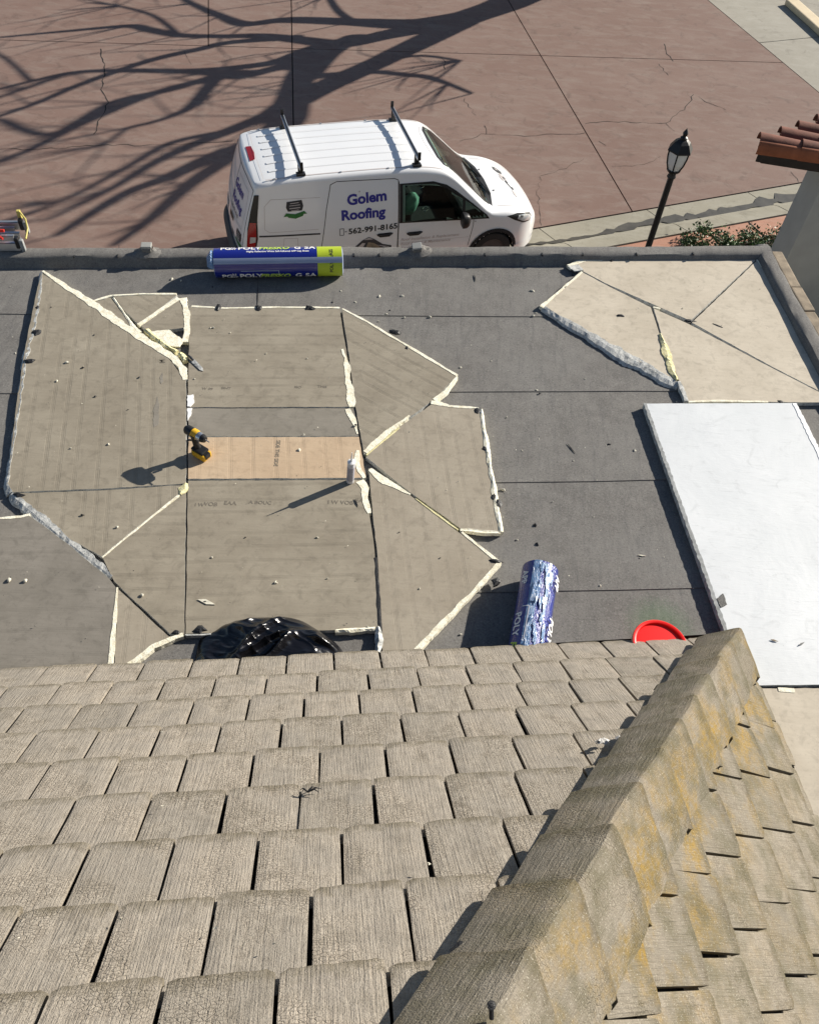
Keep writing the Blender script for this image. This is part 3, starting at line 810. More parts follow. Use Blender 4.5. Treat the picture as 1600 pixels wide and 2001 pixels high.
bA = board([(80, 532), (180, 594), (262, 654), (330, 700), (364, 742), (365, 800), (364, 945), (190, 956), (20, 962), (13, 945), (30, 800), (45, 700), (62, 610)], mt_bd0, 'large grey board at the left with a cream foam edge along its upper diagonal side')
bB = board([(22, 964), (190, 958), (364, 947), (362, 956), (290, 1013), (198, 1088), (120, 1045), (60, 995)], mt_bd0, 'grey wedge board below the drill shadow, edged by a torn grey strip', -.002)
bC = board([(364, 960), (363, 1100), (361, 1240), (333, 1241), (222, 1136), (200, 1090), (292, 1015)], mt_bd1, 'narrow grey wedge board left of the large lower centre board', -.003)
bD = board([(230, 1150), (330, 1243), (356, 1243), (300, 1268), (258, 1300), (222, 1312), (226, 1240)], mt_bdm, 'small tapering fawn board at the tile roof edge with cream foam down its left side', -.004)
bE = board([(-140, 1022), (-10, 1014), (60, 1008), (130, 1060), (214, 1130), (229, 1150), (221, 1330), (-140, 1360)], mt_bdd, 'dark stained board at the lower left beside the tile roof edge', -.004)
bF = board([(370, 600), (500, 601), (664, 603), (680, 700), (693, 795), (500, 796), (366, 796), (368, 700)], mt_bd1, 'upper centre grey board with black sealant dabs along its top edge')
bG = board([(367, 797), (693, 797), (702, 852), (368, 853)], mt_bdg, 'narrow rough dark grey board strip above the tan strip', -.006)
bH = board([(368, 854), (702, 853), (716, 934), (367, 936)], mt_bdt, 'tan board strip with the drill standing at its left end', .002)
bI = board([(367, 939), (714, 937), (728, 1040), (736, 1110), (740, 1228), (550, 1236), (362, 1239), (364, 1100)], mt_bd1, 'large lower centre grey board crossed by the long shadow of the white tube')
bJ = board([(668, 604), (720, 631), (800, 680), (893, 734), (850, 780), (780, 830), (711, 888), (694, 796), (682, 700)], mt_bd2, 'five sided grey board with slanted grooves at the upper right of the main group', .002)
bK = board([(714, 893), (780, 833), (845, 788), (880, 795), (937, 799), (950, 880), (966, 965), (978, 1038), (940, 1036), (899, 1033), (800, 962)], mt_bdm, 'fawn board with dark sealant dabs down its right edge', .004)
bL = board([(720, 914), (800, 966), (900, 1042), (974, 1100), (930, 1152), (870, 1212), (806, 1276), (780, 1296), (748, 1300), (744, 1200), (737, 1090), (727, 1000)], mt_bdm, 'long fawn board pointing right above the blue crinkled roll', .0)
bT1 = board([(184, 590), (216, 580), (240, 612), (266, 648), (225, 620)], mt_bd2, 'smallest grey triangle board beside the cream diagonal foam', -.002)
bT2 = board([(222, 579), (280, 576), (347, 576), (300, 612), (269, 632), (240, 604)], mt_bd2, 'upper grey triangle board below the shadow of the blue roll', .003)
bT3 = board([(275, 636), (352, 584), (358, 610), (361, 640), (330, 644), (290, 650)], mt_bd1, 'grey triangle board above the white torn patch', .0)
bM = board([(1116, 518), (1145, 509), (1300, 503), (1480, 504), (1412, 568), (1349, 627), (1270, 592), (1180, 552)], mt_bdl, 'beige triangular board lying along the parapet at the far right')
bN = board([(1482, 505), (1500, 530), (1520, 565), (1560, 650), (1604, 735), (1650, 830), (1650, 790), (1500, 712), (1351, 630)], mt_bdl, 'beige board beside the right parapet in the far corner', .002)
bO = board([(1137, 531), (1200, 564), (1272, 600), (1290, 655), (1312, 725), (1325, 750), (1296, 733), (1210, 684), (1140, 643), (1062, 599)], mt_bdl, 'beige board whose lower edge is torn to grey foil', -.002)
bP = board([(1277, 602), (1345, 632), (1500, 714), (1640, 786), (1640, 787), (1341, 784), (1325, 740), (1300, 680)], mt_bdl, 'beige board just above the white panel', .003)
bW = board([(1257, 788), (1556, 787), (1640, 955), (1818, 1338), (1640, 1339), (1453, 1340), (1415, 1235), (1340, 1025)], mt_wht, 'large bright white rectangular panel on the right', .012, .0012, mt_gfoam, 'white_panel')
bQ = board([(1488, 1345), (1640, 1344), (1830, 1343), (1990, 1720), (1640, 1720)], mt_bdl, 'beige board below the white panel at the right edge', -.002)

patch(bW, [(1257, 788), (1263, 788), (1340, 1005), (1423, 1235), (1461, 1340), (1453, 1340), (1415, 1235), (1332, 1003)], mt_gedge, .0015, 'edge_strip')
patch(bW, [(1548, 788), (1556, 788), (1640, 955), (1818, 1338), (1808, 1338), (1630, 957)], mt_whtl, .003, 'edge_strip')
patch(bW, [(1400, 1170), (1412, 1160), (1420, 1182), (1408, 1188)], mt_seal, .004, 'scuff')
foam(bA, [(84, 529, 2), (120, 554, 5), (180, 592, 7), (215, 618, 8), (250, 642, 8), (300, 674, 8), (340, 700, 7), (358, 722, 8), (362, 742, 4)])
foam(bA, [(80, 531, 3), (71, 600, 5), (60, 650, 5), (47, 700, 5), (38, 770, 4), (26, 850, 4), (15, 920, 4), (11, 945, 4), (18, 963, 6)], mt_gfoam, .004, .5, base=RZ + .01)
patch(bA, [(300, 800), (308, 775), (312, 790), (310, 830), (300, 835)], mt_bdg, .0015)
patch(bA, [(312, 738), (318, 728), (320, 745), (315, 750)], mt_bdg, .0015)
foam(bB, [(20, 966, 6), (60, 1000, 10), (110, 1043, 9), (160, 1082, 10), (196, 1110, 8), (216, 1128, 4)], mt_gfoam, .006, .45, 'torn_foil', base=RZ + .01)
foam(bB, [(363, 945, 4), (360, 957, 8), (352, 966, 3)], mt_yfoam, .012, .6)
foam(bC, [(356, 962, 2), (292, 1014, 1.6), (240, 1056, 1.4), (200, 1089, 1.2)], None, .003)
foam(bD, [(229, 1148, 1.5), (226, 1190, 3), (221, 1240, 5), (218, 1290, 5), (217, 1310, 5)])
foam(bD, [(252, 1300, 6), (300, 1264, 5), (330, 1250, 5), (358, 1240, 4)])
foam(bE, [(-60, 1019, 2), (0, 1013, 2.2), (40, 1010, 3), (58, 1006, 3.5)])
foam(bF, [(374, 598, 2), (440, 602, 2), (540, 600, 1.8), (664, 601, 2)])
foam(bF, [(669, 682, 2), (675, 700, 5), (680, 740, 6), (686, 780, 7), (688, 795, 5)], amp=.5)
foam(bG, [(680, 799, 5), (690, 820, 5), (699, 848, 1.5)])
patch(bF, [(366, 773), (378, 771), (380, 786), (372, 795), (366, 794)], mt_whtl)
patch(bG, [(366, 798), (376, 798), (373, 812), (367, 822)], mt_whtl)
foam(bH, [(699, 880, 3), (697, 900, 6), (703, 920, 5), (712, 934, 3)])
foam(bI, [(702, 940, 8), (712, 955, 7), (715, 980, 6), (722, 1003, 3)])
foam(bI, [(362, 1241, 2), (412, 1240, 3)], mt_gfoam, .004, .6)
foam(bI, [(655, 1234, 3), (690, 1232, 4), (733, 1229, 5)], mt_foam, .012, .5)
foam(bI, [(738, 1226, 4), (741, 1250, 7), (738, 1275, 6)], mt_gfoam, .02, .7)
foam(bI, [(734, 1090, 3), (739, 1150, 3), (743, 1235, 4)], mt_seal, .004, .5, 'dark_joint_edge')
foam(bJ, [(669, 603, 2), (720, 630, 2.5), (800, 678, 2.5), (893, 733, 3)])
foam(bJ, [(893, 737, 2), (870, 766, 4), (849, 782, 5)])
foam(bJ, [(800, 812, 2), (760, 843, 6), (735, 863, 7), (714, 884, 5)], amp=.45)
foam(bK, [(842, 786, 4), (858, 788, 6), (878, 794, 3), (935, 797, 2)], amp=.5)
foam(bK, [(940, 800, 3), (950, 870, 5), (962, 940, 6), (972, 1000, 5), (979, 1040, 4)], mt_foam, .008, .5)
foam(bK, [(899, 1035, 3), (940, 1038, 4), (978, 1041, 3)], mt_foam, .0, .3)
foam(bK, [(716, 889, 1.5), (780, 836, 2)], mt_yfoam, .004)
foam(bL, [(722, 917, 4), (745, 936, 8), (775, 953, 6), (802, 966, 2)])
foam(bL, [(902, 1040, 2), (940, 1071, 3), (976, 1100, 4), (930, 1151, 4), (870, 1212, 5), (808, 1277, 5)])
foam(bL, [(812, 975, 1), (860, 1010, 1.8), (895, 1036, 1.5)], mt_yfoam, .003)
foam(bT1, [(176, 590, 2), (215, 578, 3), (222, 577, 2)])
foam(bT1, [(222, 582, 2), (243, 612, 2), (262, 640, 5), (272, 650, 5)], mt_foam, .006, .6)
foam(bT2, [(222, 577, 2), (280, 574, 2), (345, 574, 2.5)])
foam(bT3, [(270, 634, 3), (300, 613, 3.5), (350, 583, 4)])
foam(bT3, [(358, 582, 7), (364, 610, 6), (366, 640, 6), (362, 668, 5)], amp=.3)
patch(bA, [(296, 648), (330, 645), (358, 664), (352, 678), (322, 676)], mt_foam, .006)
foam(bA, [(285, 645, 4), (320, 672, 5), (345, 688, 4)], mt_yfoam, .012, .7)
foam(bA, [(352, 690, 5), (362, 705, 6)], mt_yfoam, .015, .7)
foam(bM, [(1112, 520, 6), (1125, 514, 5), (1145, 508, 3), (1300, 502, 3), (1380, 499, 4), (1478, 502, 3)])
patch(bM, [(1108, 520), (1130, 517), (1140, 528), (1122, 530)], mt_gfoam)
foam(bN, [(1478, 503, 3), (1490, 520, 4), (1496, 525, 2)])
foam(bO, [(1058, 600, 4), (1080, 580, 2), (1137, 531, 2)])
foam(bO, [(1060, 600, 5), (1080, 612, 5), (1140, 647, 7), (1210, 690, 11), (1260, 715, 11), (1296, 738, 8), (1326, 752, 5)], mt_gfoam, .005, .35, 'torn_foil', base=RZ + .01)
foam(bP, [(1290, 652, 2), (1298, 675, 6), (1304, 700, 8), (1314, 725, 6), (1322, 742, 3)], mt_yfoam, .012, .5)
foam(bP, [(1326, 745, 3), (1336, 768, 5), (1341, 783, 4)], mt_gfoam, .004, .4)
foam(bP, [(1345, 785, 2), (1400, 783, 2.4), (1500, 785, 1.6)], None, .003)
foam(bP, [(1276, 600, 1.5), (1290, 603, 2.2)], None, .003)
foam(bQ, [(1520, 1347, 4), (1552, 1350, 4)], None, .004)
for bd_, px, py, s_, sz, an in ((bF, 394, 761, 'W 09', .035, .05), (bF, 432, 760, 'SIHT', .035, .05), (bF, 575, 758, 'ISO', .035, .05), (bF, 620, 757, 'THIS', .035, .05),
        (bI, 380, 989, 'I W', .04, .06), (bI, 398, 988, 'VOB', .045, .06), (bI, 437, 986, 'EAA', .045, .06), (bI, 486, 984, 'A BOUC', .04, .06), (bI, 640, 984, 'I W VOB', .045, .06), (bI, 694, 981, 'EA', .045, .06),
        (bH, 541, 860, 'SIDE THIS SIDE', .038, -1.48), (bA, 312, 702, 'M', .06, -1.3)):
    stamp(bd_, px, py, s_, sz, an)

# black sealant dabs
SG = 'black sealant dabs on the board edges'
def lump(name, px, py, size, mat, label, cat, group, flat=.35, z=None, seed=0, kind=None):
    rn = random.Random(seed); zz = RZ + .012 + BT if z is None else z
    p = at(px, py, zz); b = MB(); n = 9 if size > .016 else 6; vs = []; st = rn.uniform(.65, 1.55)
    for k, (r, h) in enumerate(((1.0, -.15), (.92, .35), (.55, .85), (0.12, 1.0))):
        for j in range(n):
            q = 2 * math.pi * j / n; rr = r * size * (1 + .8 * noise.noise(Vector((math.cos(q) * 1.4, math.sin(q) * 1.4, seed * 1.7 + k * .25))))
            vs.append((p.x + rr * math.cos(q) * st, p.y + rr * math.sin(q) / st, zz + size * flat * (h + rn.uniform(-.12, .12))))
    fs = [(k * n + j, k * n + (j + 1) % n, (k + 1) * n + (j + 1) % n, (k + 1) * n + j) for k in range(3) for j in range(n)] + [tuple(3 * n + j for j in range(n)), tuple(range(n))[::-1]]
    b.add(vs, fs); o = b.build(name, mat, origin=p); tag(o, label, cat, group); return o
for i, (x, y, s_, lab) in enumerate(((427, 601, .032, 'black sealant dab on the upper board edge, leftmost of three in a row'), (506, 601, .034, 'black sealant dab on the upper board edge, middle of three in a row'), (604, 602, .034, 'black sealant dab on the upper board edge, rightmost of three in a row'),
        (57, 706, .035, 'black sealant dab halfway up the left edge of the left board'), (72, 649, .035, 'black sealant dab near the top of the left edge of the left board'), (74, 600, .018, 'tiny black sealant dab at the top left board edge'),
        (391, 1231, .035, 'black sealant dab on the board edge left of the black plastic'), (345, 1236, .018, 'small black dab on the joint left of the black plastic'), (932, 803, .030, 'black sealant dab at the top right corner of the fawn board'), (948, 877, .028, 'black sealant dab halfway down the right edge of the fawn board'),
        (964, 972, .028, 'black sealant dab near the lower right corner of the fawn board'), (973, 985, .034, 'ragged black sealant lump hanging off the fawn board'), (968, 1097, .026, 'grey black dab at the tip of the long fawn board'), (970, 1138, .030, 'flat black scrap on the roof below the long fawn board tip'),
        (772, 649, .040, 'black folded scrap beside the slanted grooved board'), (795, 680, .020, 'small dark pebble like dab on the slanted grooved board'), (35, 966, .026, 'black lump at the lower left corner of the left board'), (372, 860, .018, 'tiny black dab beside the drill'),
        (1195, 508, .022, 'dark pebble on the beige triangular board'), (1212, 616, .022, 'dark pebble on the beige board with torn foil'), (1348, 627, .030, 'black lump where the three beige board seams meet'), (1525, 785, .020, 'black knot on the seam above the white panel'))):
    lump('sealant_dab', x, y, s_, mt_seal, lab, 'sealant dab', SG, .4, None, i + 3)

# ------------------------------------------------------------------ rolls of roofing
def roll(name, label, A, Bp, r, mat, group):
    """cylinder lying on the roof from A to Bp (ground line)"""
    ax = (Bp - A).normalized(); L = (Bp - A).length; lat = Vector((-ax.y, ax.x, 0)); up = Vector((0, 0, 1))
    t = thing(name, label, 'roll', A, group); c = A + up * r
    def P(s_, q, rr): return c + ax * s_ + (lat * math.cos(q) + up * math.sin(q)) * rr
    b = MB(); n = 48; m = 26; vs = []
    for i in range(m + 1):
        for j in range(n): vs.append(P(L * i / m, 2 * math.pi * j / n, r + .0015 * noise.noise(Vector((i * .5, math.cos(2 * math.pi * j / n) * 2, math.sin(2 * math.pi * j / n) * 2)))))
    fs = [(i * n + j, i * n + (j + 1) % n, (i + 1) * n + (j + 1) % n, (i + 1) * n + j) for i in range(m) for j in range(n)]
    b.add(vs, fs); o = b.build('wrapper', mat, t, True); o.location = -A
    # spiral ends with a hollow core
    for s_, sg in ((.002, -1), (L - .002, 1)):
        e = MB()
        vs = []
        for rr, dz in ((r, 0), (r * .97, .004), (r * .8, .010), (r * .55, .006), (r * .36, .012), (r * .34, -.05)):
            for j in range(n): vs.append(P(s_ + sg * dz, 2 * math.pi * j / n, rr))
        e.add(vs, [(i * n + j, i * n + (j + 1) % n, (i + 1) * n + (j + 1) % n, (i + 1) * n + j) for i in range(5) for j in range(n)])
        o = e.build('roll_end', mt_tape, t, True); o.location = -A
    return t, P, L, r
def on_roll(t, P, A, items, name, mat, rr):
    """items: (verts2d(s along axis, arc length), faces)"""
    b = MB()
    for vs, fs, s0, q0, r in items: b.add([P(s0 + x, q0 + y / r, r + rr) for x, y in vs], fs)
    o = b.build(name, mat, t); o.location = -A; return o
def strip2d(x0, x1, y0, y1, nx=10, ny=10):
    vs = [(x0 + (x1 - x0) * i / nx, y0 + (y1 - y0) * j / ny) for j in range(ny + 1) for i in range(nx + 1)]
    return vs, [(j * (nx + 1) + i, j * (nx + 1) + i + 1, (j + 1) * (nx + 1) + i + 1, (j + 1) * (nx + 1) + i) for j in range(ny) for i in range(nx)]
r1 = .120
A1 = at(424, 537, RZ + .008); B1 = at(668, 533, RZ + .008)
t, P, L, r = roll('roofing_roll', 'blue and lime printed roll of roofing lying along the far parapet', A1, B1, r1, mt_wrapb, 'rolls of roofing membrane')
# angles: 0 = far side (lat), 90 deg = top, 180 = viewer's side ; text reads upright from the viewer so it runs down the near side
def rot_items(s, size, s0, ang, bold=.0, space=1.0, shear=0.0):
    vs, fs = text2d(s, size, bold, 2, space, shear); return ([(x, -y) for x, y in vs], [f[::-1] for f in fs], s0, R(ang), r1)
lat_ang = lambda deg: deg
on_roll(t, P, A1, [(*strip2d(.855, L - .001, 0, 2 * math.pi * r1, 6, 48), 0, 0, r1)], 'lime_band', mt_lime, .0012)
on_roll(t, P, A1, [(*strip2d(-.002, L + .001, 0, .048, 16, 4), 0, R(128), r1)], 'tape', mt_tape, .0035)
for ang in (86, 220):
    on_roll(t, P, A1, [rot_items('POLY', .078, .200, ang, .0022, 1.0)], 'lettering', mt_whtl, .0022)
    on_roll(t, P, A1, [rot_items('G SA', .076, .665, ang, .002, 1.1)], 'lettering', mt_whtl, .0022)
    on_roll(t, P, A1, [rot_items('FRESKO', .072, .372, ang, .0022, .98, .25)], 'lettering', mt_limel, .0022)
    on_roll(t, P, A1, [rot_items('Highly Reflective White Self-Adhered APP Cap Sheet', .024, .27, ang + 17, .0006)], 'lettering', mt_whtl, .0022)
    for it in (rot_items('PG', .07, .055, ang, .002), rot_items('APP', .03, .135, ang, .001), rot_items('2.5', .03, .14, ang - 18, .001)): on_roll(t, P, A1, [it], 'emblem', mt_whtl, .0022)
    for it in ((*strip2d(.215, .524, 0, .006, 12, 1), 0, R(ang - 42), r1), (*strip2d(.525, .532, 0, .055, 1, 6), 0, R(ang - 42), r1)): on_roll(t, P, A1, [it], 'emblem_line', mt_tape, .002)
    # print on the lime band reads along the edge
    vs, fs = text2d('POLYGLASS', .04, .001, 2); on_roll(t, P, A1, [([(-y, -x) for x, y in vs], [f for f in fs], .985, R(ang - 28), r1)], 'lettering', mt_blk, .0028)
fl = MB()
for k in range(7):
    a = R(95 + k * 11); fl.tube([P(-.01, a, r1 * .95), P(-.035, a + .05, r1 * .6), P(-.02, a, r1 * .3)], [.02, .028, .012], 6)
o = fl.build('loose_film', mt_film, t, True); o.location = -A1

A2 = at(1022, 1300, RZ + .008); B2 = at(1049, 1135, RZ + .008); r1 = .113
ax2 = (B2 - A2).normalized(); B2 = A2 + ax2 * 1.0 if (B2 - A2).length < 0 else B2
A2 = B2 - ax2 * 1.0
t, P, L, r = roll('roofing_roll', 'blue roll in crinkled plastic film lying by the tile roof edge', A2, B2, r1, mt_wrapc, 'rolls of roofing membrane')
# axis points away; 0 = left side, 90 = top, 180 = right
on_roll(t, P, A2, [(*strip2d(0, L, 0, .05, 20, 4), 0, R(62), r1)], 'tape', mt_film, .002)
def crink(s0, s1, a0, a1, seed):
    b = MB(); n1, n2 = 46, 22; vs = []
    for i in range(n1 + 1):
        for j in range(n2 + 1):
            s_ = s0 + (s1 - s0) * i / n1; q = R(a0 + (a1 - a0) * j / n2)
            h = .004 + .009 * abs(noise.noise(Vector((s_ * 16, q * 5, seed)))) + .006 * abs(noise.noise(Vector((s_ * 40 + q * 6, q * 9, seed + 4))))
            vs.append(P(s_, q + .05 * noise.noise(Vector((s_ * 12, 3, seed))), r1 + h))
    fs = [(i * (n2 + 1) + j, i * (n2 + 1) + j + 1, (i + 1) * (n2 + 1) + j + 1, (i + 1) * (n2 + 1) + j) for i in range(n1) for j in range(n2)
          if noise.noise(Vector((i * .16, j * .22, seed * 2.2))) > .02]
    b.add(vs, fs); return b
o = crink(.02, L - .02, 70, 128, 5).build('crinkled_film', mt_film, t, True); o.location = -A2
for ang, sc in ((26, 1.0), (136, 1.0)):
    def ri(s, size, s1, bold=.002, shear=0.0):
        vs, fs = text2d(s, size, bold, 2, 1.05, shear); return ([(-x, y) for x, y in vs], [f[::-1] for f in fs], s1, R(ang), r1)
    # reads towards the viewer, tops of the letters to the right
    on_roll(t, P, A2, [ri('POLY', .066, .62)], 'lettering', mt_whtl, .0032 if ang < 60 else .017)
    on_roll(t, P, A2, [ri('FRESK', .066, .42, .002, .25)], 'lettering', mt_limel, .0032 if ang < 60 else .017)
    for it in ((*strip2d(.43, .654, 0, .005, 8, 1), 0, R(ang + 42), r1), (*strip2d(.655, .66, -.04, .005, 1, 4), 0, R(ang + 42), r1)): on_roll(t, P, A2, [it], 'emblem_line', mt_whtl, .003)
    vs, fs = text2d('APP', .06, .0015, 2); on_roll(t, P, A2, [([(-x, y) for x, y in vs], [f[::-1] for f in fs], .93, R(ang), r1)], 'emblem', mt_whtl, .003 if ang < 60 else .017)

# ------------------------------------------------------------------ red bucket
bc = at(1287, 1290, RZ + .008); bc = Vector((bc.x - .07, bc.y - .035, RZ + .009))
bk = thing('bucket', 'bright red lidded bucket half hidden behind the tile roof edge', 'bucket', bc)
b = MB(); b.lathe((0, 0, 0), [(.0, .0), (.128, .0), (.134, .01), (.152, .225), (.158, .230), (.158, .248), (.149, .248), (.146, .225), (.128, .02), (0, .018)], 40)
b.build('body', mt_bucket, bk, True)
b = MB(); b.lathe((0, 0, .242), [(.1485, .006), (.1495, .0085), (.1575, .0085), (.1605, .004), (.1605, -.012), (.158, -.014)], 40); b.build('rim', mt_rim, bk, True)
b = MB(); b.lathe((0, 0, .232), [(0, .004), (.10, .004), (.136, .003), (.140, .016), (.150, .0195), (.1565, .019), (.157, .012)], 40); b.build('lid', mt_bucket, bk, True)
b = MB(); b.lathe((0, 0, .19), [(.1485, .0), (.155, .002), (.155, .012), (.149, .014)], 40); b.build('collar', mt_bucket, bk, True)
b = MB(); b.tube([(.158 * math.cos(q), .158 * math.sin(q) - .02 * math.sin(q) , .22 - .06 * math.sin(q)) for q in [math.pi + math.pi * i / 16 for i in range(17)]], .0025, 6); b.build('wire_handle', mt_chrome, bk, True)

# ------------------------------------------------------------------ black plastic over a heap
hc = at(522, 1272, RZ + .01)
b = MB(); nr, na = 60, 140; vs = []
for i in range(nr + 1):
    u = i / nr
    for j in range(na):
        q = 2 * math.pi * j / na; ex = .43 * (1 + .10 * math.cos(3 * q + 1) + .05 * math.sin(5 * q)); ey = .22 * (1 + .08 * math.sin(2 * q))
        pr = (1 - u ** 2.6) ** .62
        x, y = ex * u * math.cos(q), ey * u * math.sin(q)
        w_ = noise.noise(Vector((x * 2.2, y * 2.2, 1.0))) * .25
        rid = 1 - abs(noise.noise(Vector(((x * .9 + y * .55 + w_) * 3.6, (y - x * .4 + w_) * 8.5, 3.0)))) * 2.2
        rid2 = 1 - abs(noise.noise(Vector(((x * .6 - y * .7 + w_) * 8, (y + x * .5) * 15, 7.0)))) * 2.0
        fold = .036 * max(0, rid) ** 2 + .008 * max(0, rid2) ** 2
        z = .105 * pr * (1 + .55 * u * math.cos(q - .1)) + fold * min(1, (1 - u) * 4) * (.5 + pr)
        vs.append((hc.x + x, hc.y + y, max(hc.z - .002, hc.z + z)))
fs = [(i * na + j, i * na + (j + 1) % na, (i + 1) * na + (j + 1) % na, (i + 1) * na + j) for i in range(nr) for j in range(na)]
b.add(vs, [f[::-1] for f in fs]); o = b.build('plastic_sheet', mt_bag, smooth=True, origin=hc); o.data.set_sharp_from_angle(angle=R(180))
bm = bmesh.new(); bm.from_mesh(o.data); bmesh.ops.recalc_face_normals(bm, faces=bm.faces); bm.to_mesh(o.data); bm.free()
tag(o, 'heap under crumpled shiny black plastic sheet at the tile roof edge', 'plastic sheet')

# ------------------------------------------------------------------ cordless driver and sealant tube
dp = at(391, 889, RZ + .012 + BT + .002); 
dr = thing('cordless_driver', 'yellow and black cordless impact driver standing on the tan strip', 'power tool', dp)
fx = Vector((math.cos(-.52), math.sin(-.52), 0)); fy = Vector((-fx.y, fx.x, 0)); fz_ = Vector((0, 0, 1)); AX = (fx, fy, fz_)
def L3(x, y, z): return fx * x + fy * y + fz_ * z
b = MB(); b.box(L3(.018, 0, .030), (.118, .078, .052), AX); b.build('battery', mt_yel, dr, bevel=.010)
b = MB(); b.box(L3(.066, 0, .040), (.034, .045, .038), AX); b.build('battery_latch', mt_bplas, dr, bevel=.004)
b = MB(); b.box(L3(.010, 0, .066), (.105, .070, .022), AX); b.build('foot', mt_bplas, dr, bevel=.008)
b = MB(); b.tube([L3(-.012, 0, .07), L3(-.018, 0, .11), L3(-.026, 0, .15), L3(-.022, 0, .185)], [.026, .022, .021, .026], 12); b.build('handle', mt_bplas, dr, True)
b = MB(); b.box(L3(.010, 0, .150), (.014, .016, .030), AX); b.build('trigger', mt_dgrey, dr, bevel=.003)
b = MB(); b.tube([L3(-.085, 0, .205), L3(-.075, 0, .207), L3(-.02, 0, .208)], [.027, .034, .034], 16); b.build('motor_cap', mt_bplas, dr, True)
b = MB(); b.tube([L3(-.022, 0, .208), L3(.0, 0, .208), L3(.028, 0, .208)], [.0345, .035, .033], 16); b.build('body', mt_yel, dr, True)
b = MB(); b.tube([L3(.026, 0, .208), L3(.058, 0, .208)], [.034, .029], 16); b.build('gear_case', mt_chrome, dr, True)
b = MB(); b.tube([L3(.056, 0, .208), L3(.062, 0, .208), L3(.085, 0, .208), L3(.088, 0, .208)], [.030, .030, .022, .016], 16); b.build('nose', mt_bplas, dr, True)
b = MB(); b.tube([L3(.085, 0, .208), L3(.122, 0, .208)], [.0045, .0035], 8); b.build('bit', mt_chrome, dr, True)
b = MB(); b.box(L3(.002, -.0355, .208), (.034, .003, .016), AX); b.build('badge', mt_bplas, dr)

tp = at(684, 941, RZ + .012 + BT + .003)
tu = thing('sealant_tube', 'white cartridge of sealant standing upright at the end of the tan strip', 'tube', tp)
b = MB(); b.lathe((0, 0, 0), [(0, 0), (.0245, 0), (.0255, .003), (.0255, .205), (.024, .208)], 24); b.build('cartridge', mt_tube, tu, True)
b = MB(); b.lathe((0, 0, 0), [(.0257, .03), (.0259, .031), (.0259, .165), (.0257, .166)], 24); b.build('label', plain('grey_lilac_label', (.36, .35, .40), .5, .1, 20), tu, True)
b = MB(); b.lathe((0, 0, .206), [(.0265, -.004), (.0265, .006), (.020, .010), (.010, .014), (.008, .02), (.0, .02)], 24); b.build('shoulder', mt_whtl, tu, True)
b = MB(); b.tube([(0, 0, .22), (0, 0, .25), (0, 0, .305)], [.008, .006, .0025], 10); b.build('nozzle', mt_whtl, tu, True)
tu.rotation_euler = (R(1.5), R(2.5), 0)

# knife shaped scraper on the upper board
kp = at(380, 708, RZ + .012 + BT + .002); kn = thing('scraper', 'small grey blade scraper on the grey board beside the cream foam', 'scraper', kp)
dirk = (at(397, 726, RZ + .05) - at(366, 694, RZ + .05)).normalized(); kx = (dirk, Vector((-dirk.y, dirk.x, 0)), Z)
b = MB(); b.add([kx[0] * x + kx[1] * y + Z * z for x, y, z in ((-.02, -.018, .004), (.10, -.014, .004), (.125, .004, .003), (.09, .016, .006), (-.02, .014, .012))], [(0, 1, 2, 3, 4)])
b.add([kx[0] * x + kx[1] * y + Z * z for x, y, z in ((-.02, -.018, .001), (.10, -.014, .001), (.125, .004, .001), (.09, .016, .001), (-.02, .014, .001))], [(4, 3, 2, 1, 0)]); b.build('blade', mt_gfoam, kn)
b = MB(); b.tube([kx[0] * -.08 + Z * .012, kx[0] * -.045 + Z * .014, kx[0] * -.015 + Z * .010], [.008, .011, .009], 8); b.build('handle', mt_dgrey, kn, True)

# curb posts
def curb_post(px, py, lab, big_):
    q = at(px, py, PT); s_ = (q - FL).dot(fdir); c = FL + fdir * s_ + fin * .06
    t = thing('curb_post', lab, 'post', (c.x, c.y, PT - .005), 'short posts on the parapet')
    b = MB(); b.box((0, 0, .015), (.075, .085, .07), (fdir, fin, Z)); b.build('sleeve', mt_memb, t, bevel=.010)
    b = MB(); b.box((0, 0, .058 if not big_ else .05), (.088, .075, .026), (fdir, fin, Z)); b.build('cap', plain('grey_metal_cap', (.30, .30, .28), .5, .1, 9), t, bevel=.006)
    b = MB(); n = 22; vs = []; rn = random.Random(px)
    for i, (r_, z) in enumerate(((.045, .035), (.065, .012), (.09, .002), (.11, -.012))):
        for j in range(n):
            a = 2 * math.pi * j / n; v = fdir * r_ * math.cos(a) * 1.2 + fin * r_ * math.sin(a) * .75
            vs.append(v + Z * (z + rn.uniform(-.006, .008)))
    b.add(vs, [(i * n + j, (i + 1) * n + j, (i + 1) * n + (j + 1) % n, i * n + (j + 1) % n) for i in range(3) for j in range(n)]); b.build('flashing', mt_memb, t, True)
    return t
curb_post(289, 486, 'short square post wrapped into the parapet, left of the blue roll', False)
t2 = curb_post(814, 482, 'short tilted post wrapped into the parapet, in front of the van door', True); t2.rotation_euler = (R(10), R(-6), 0)

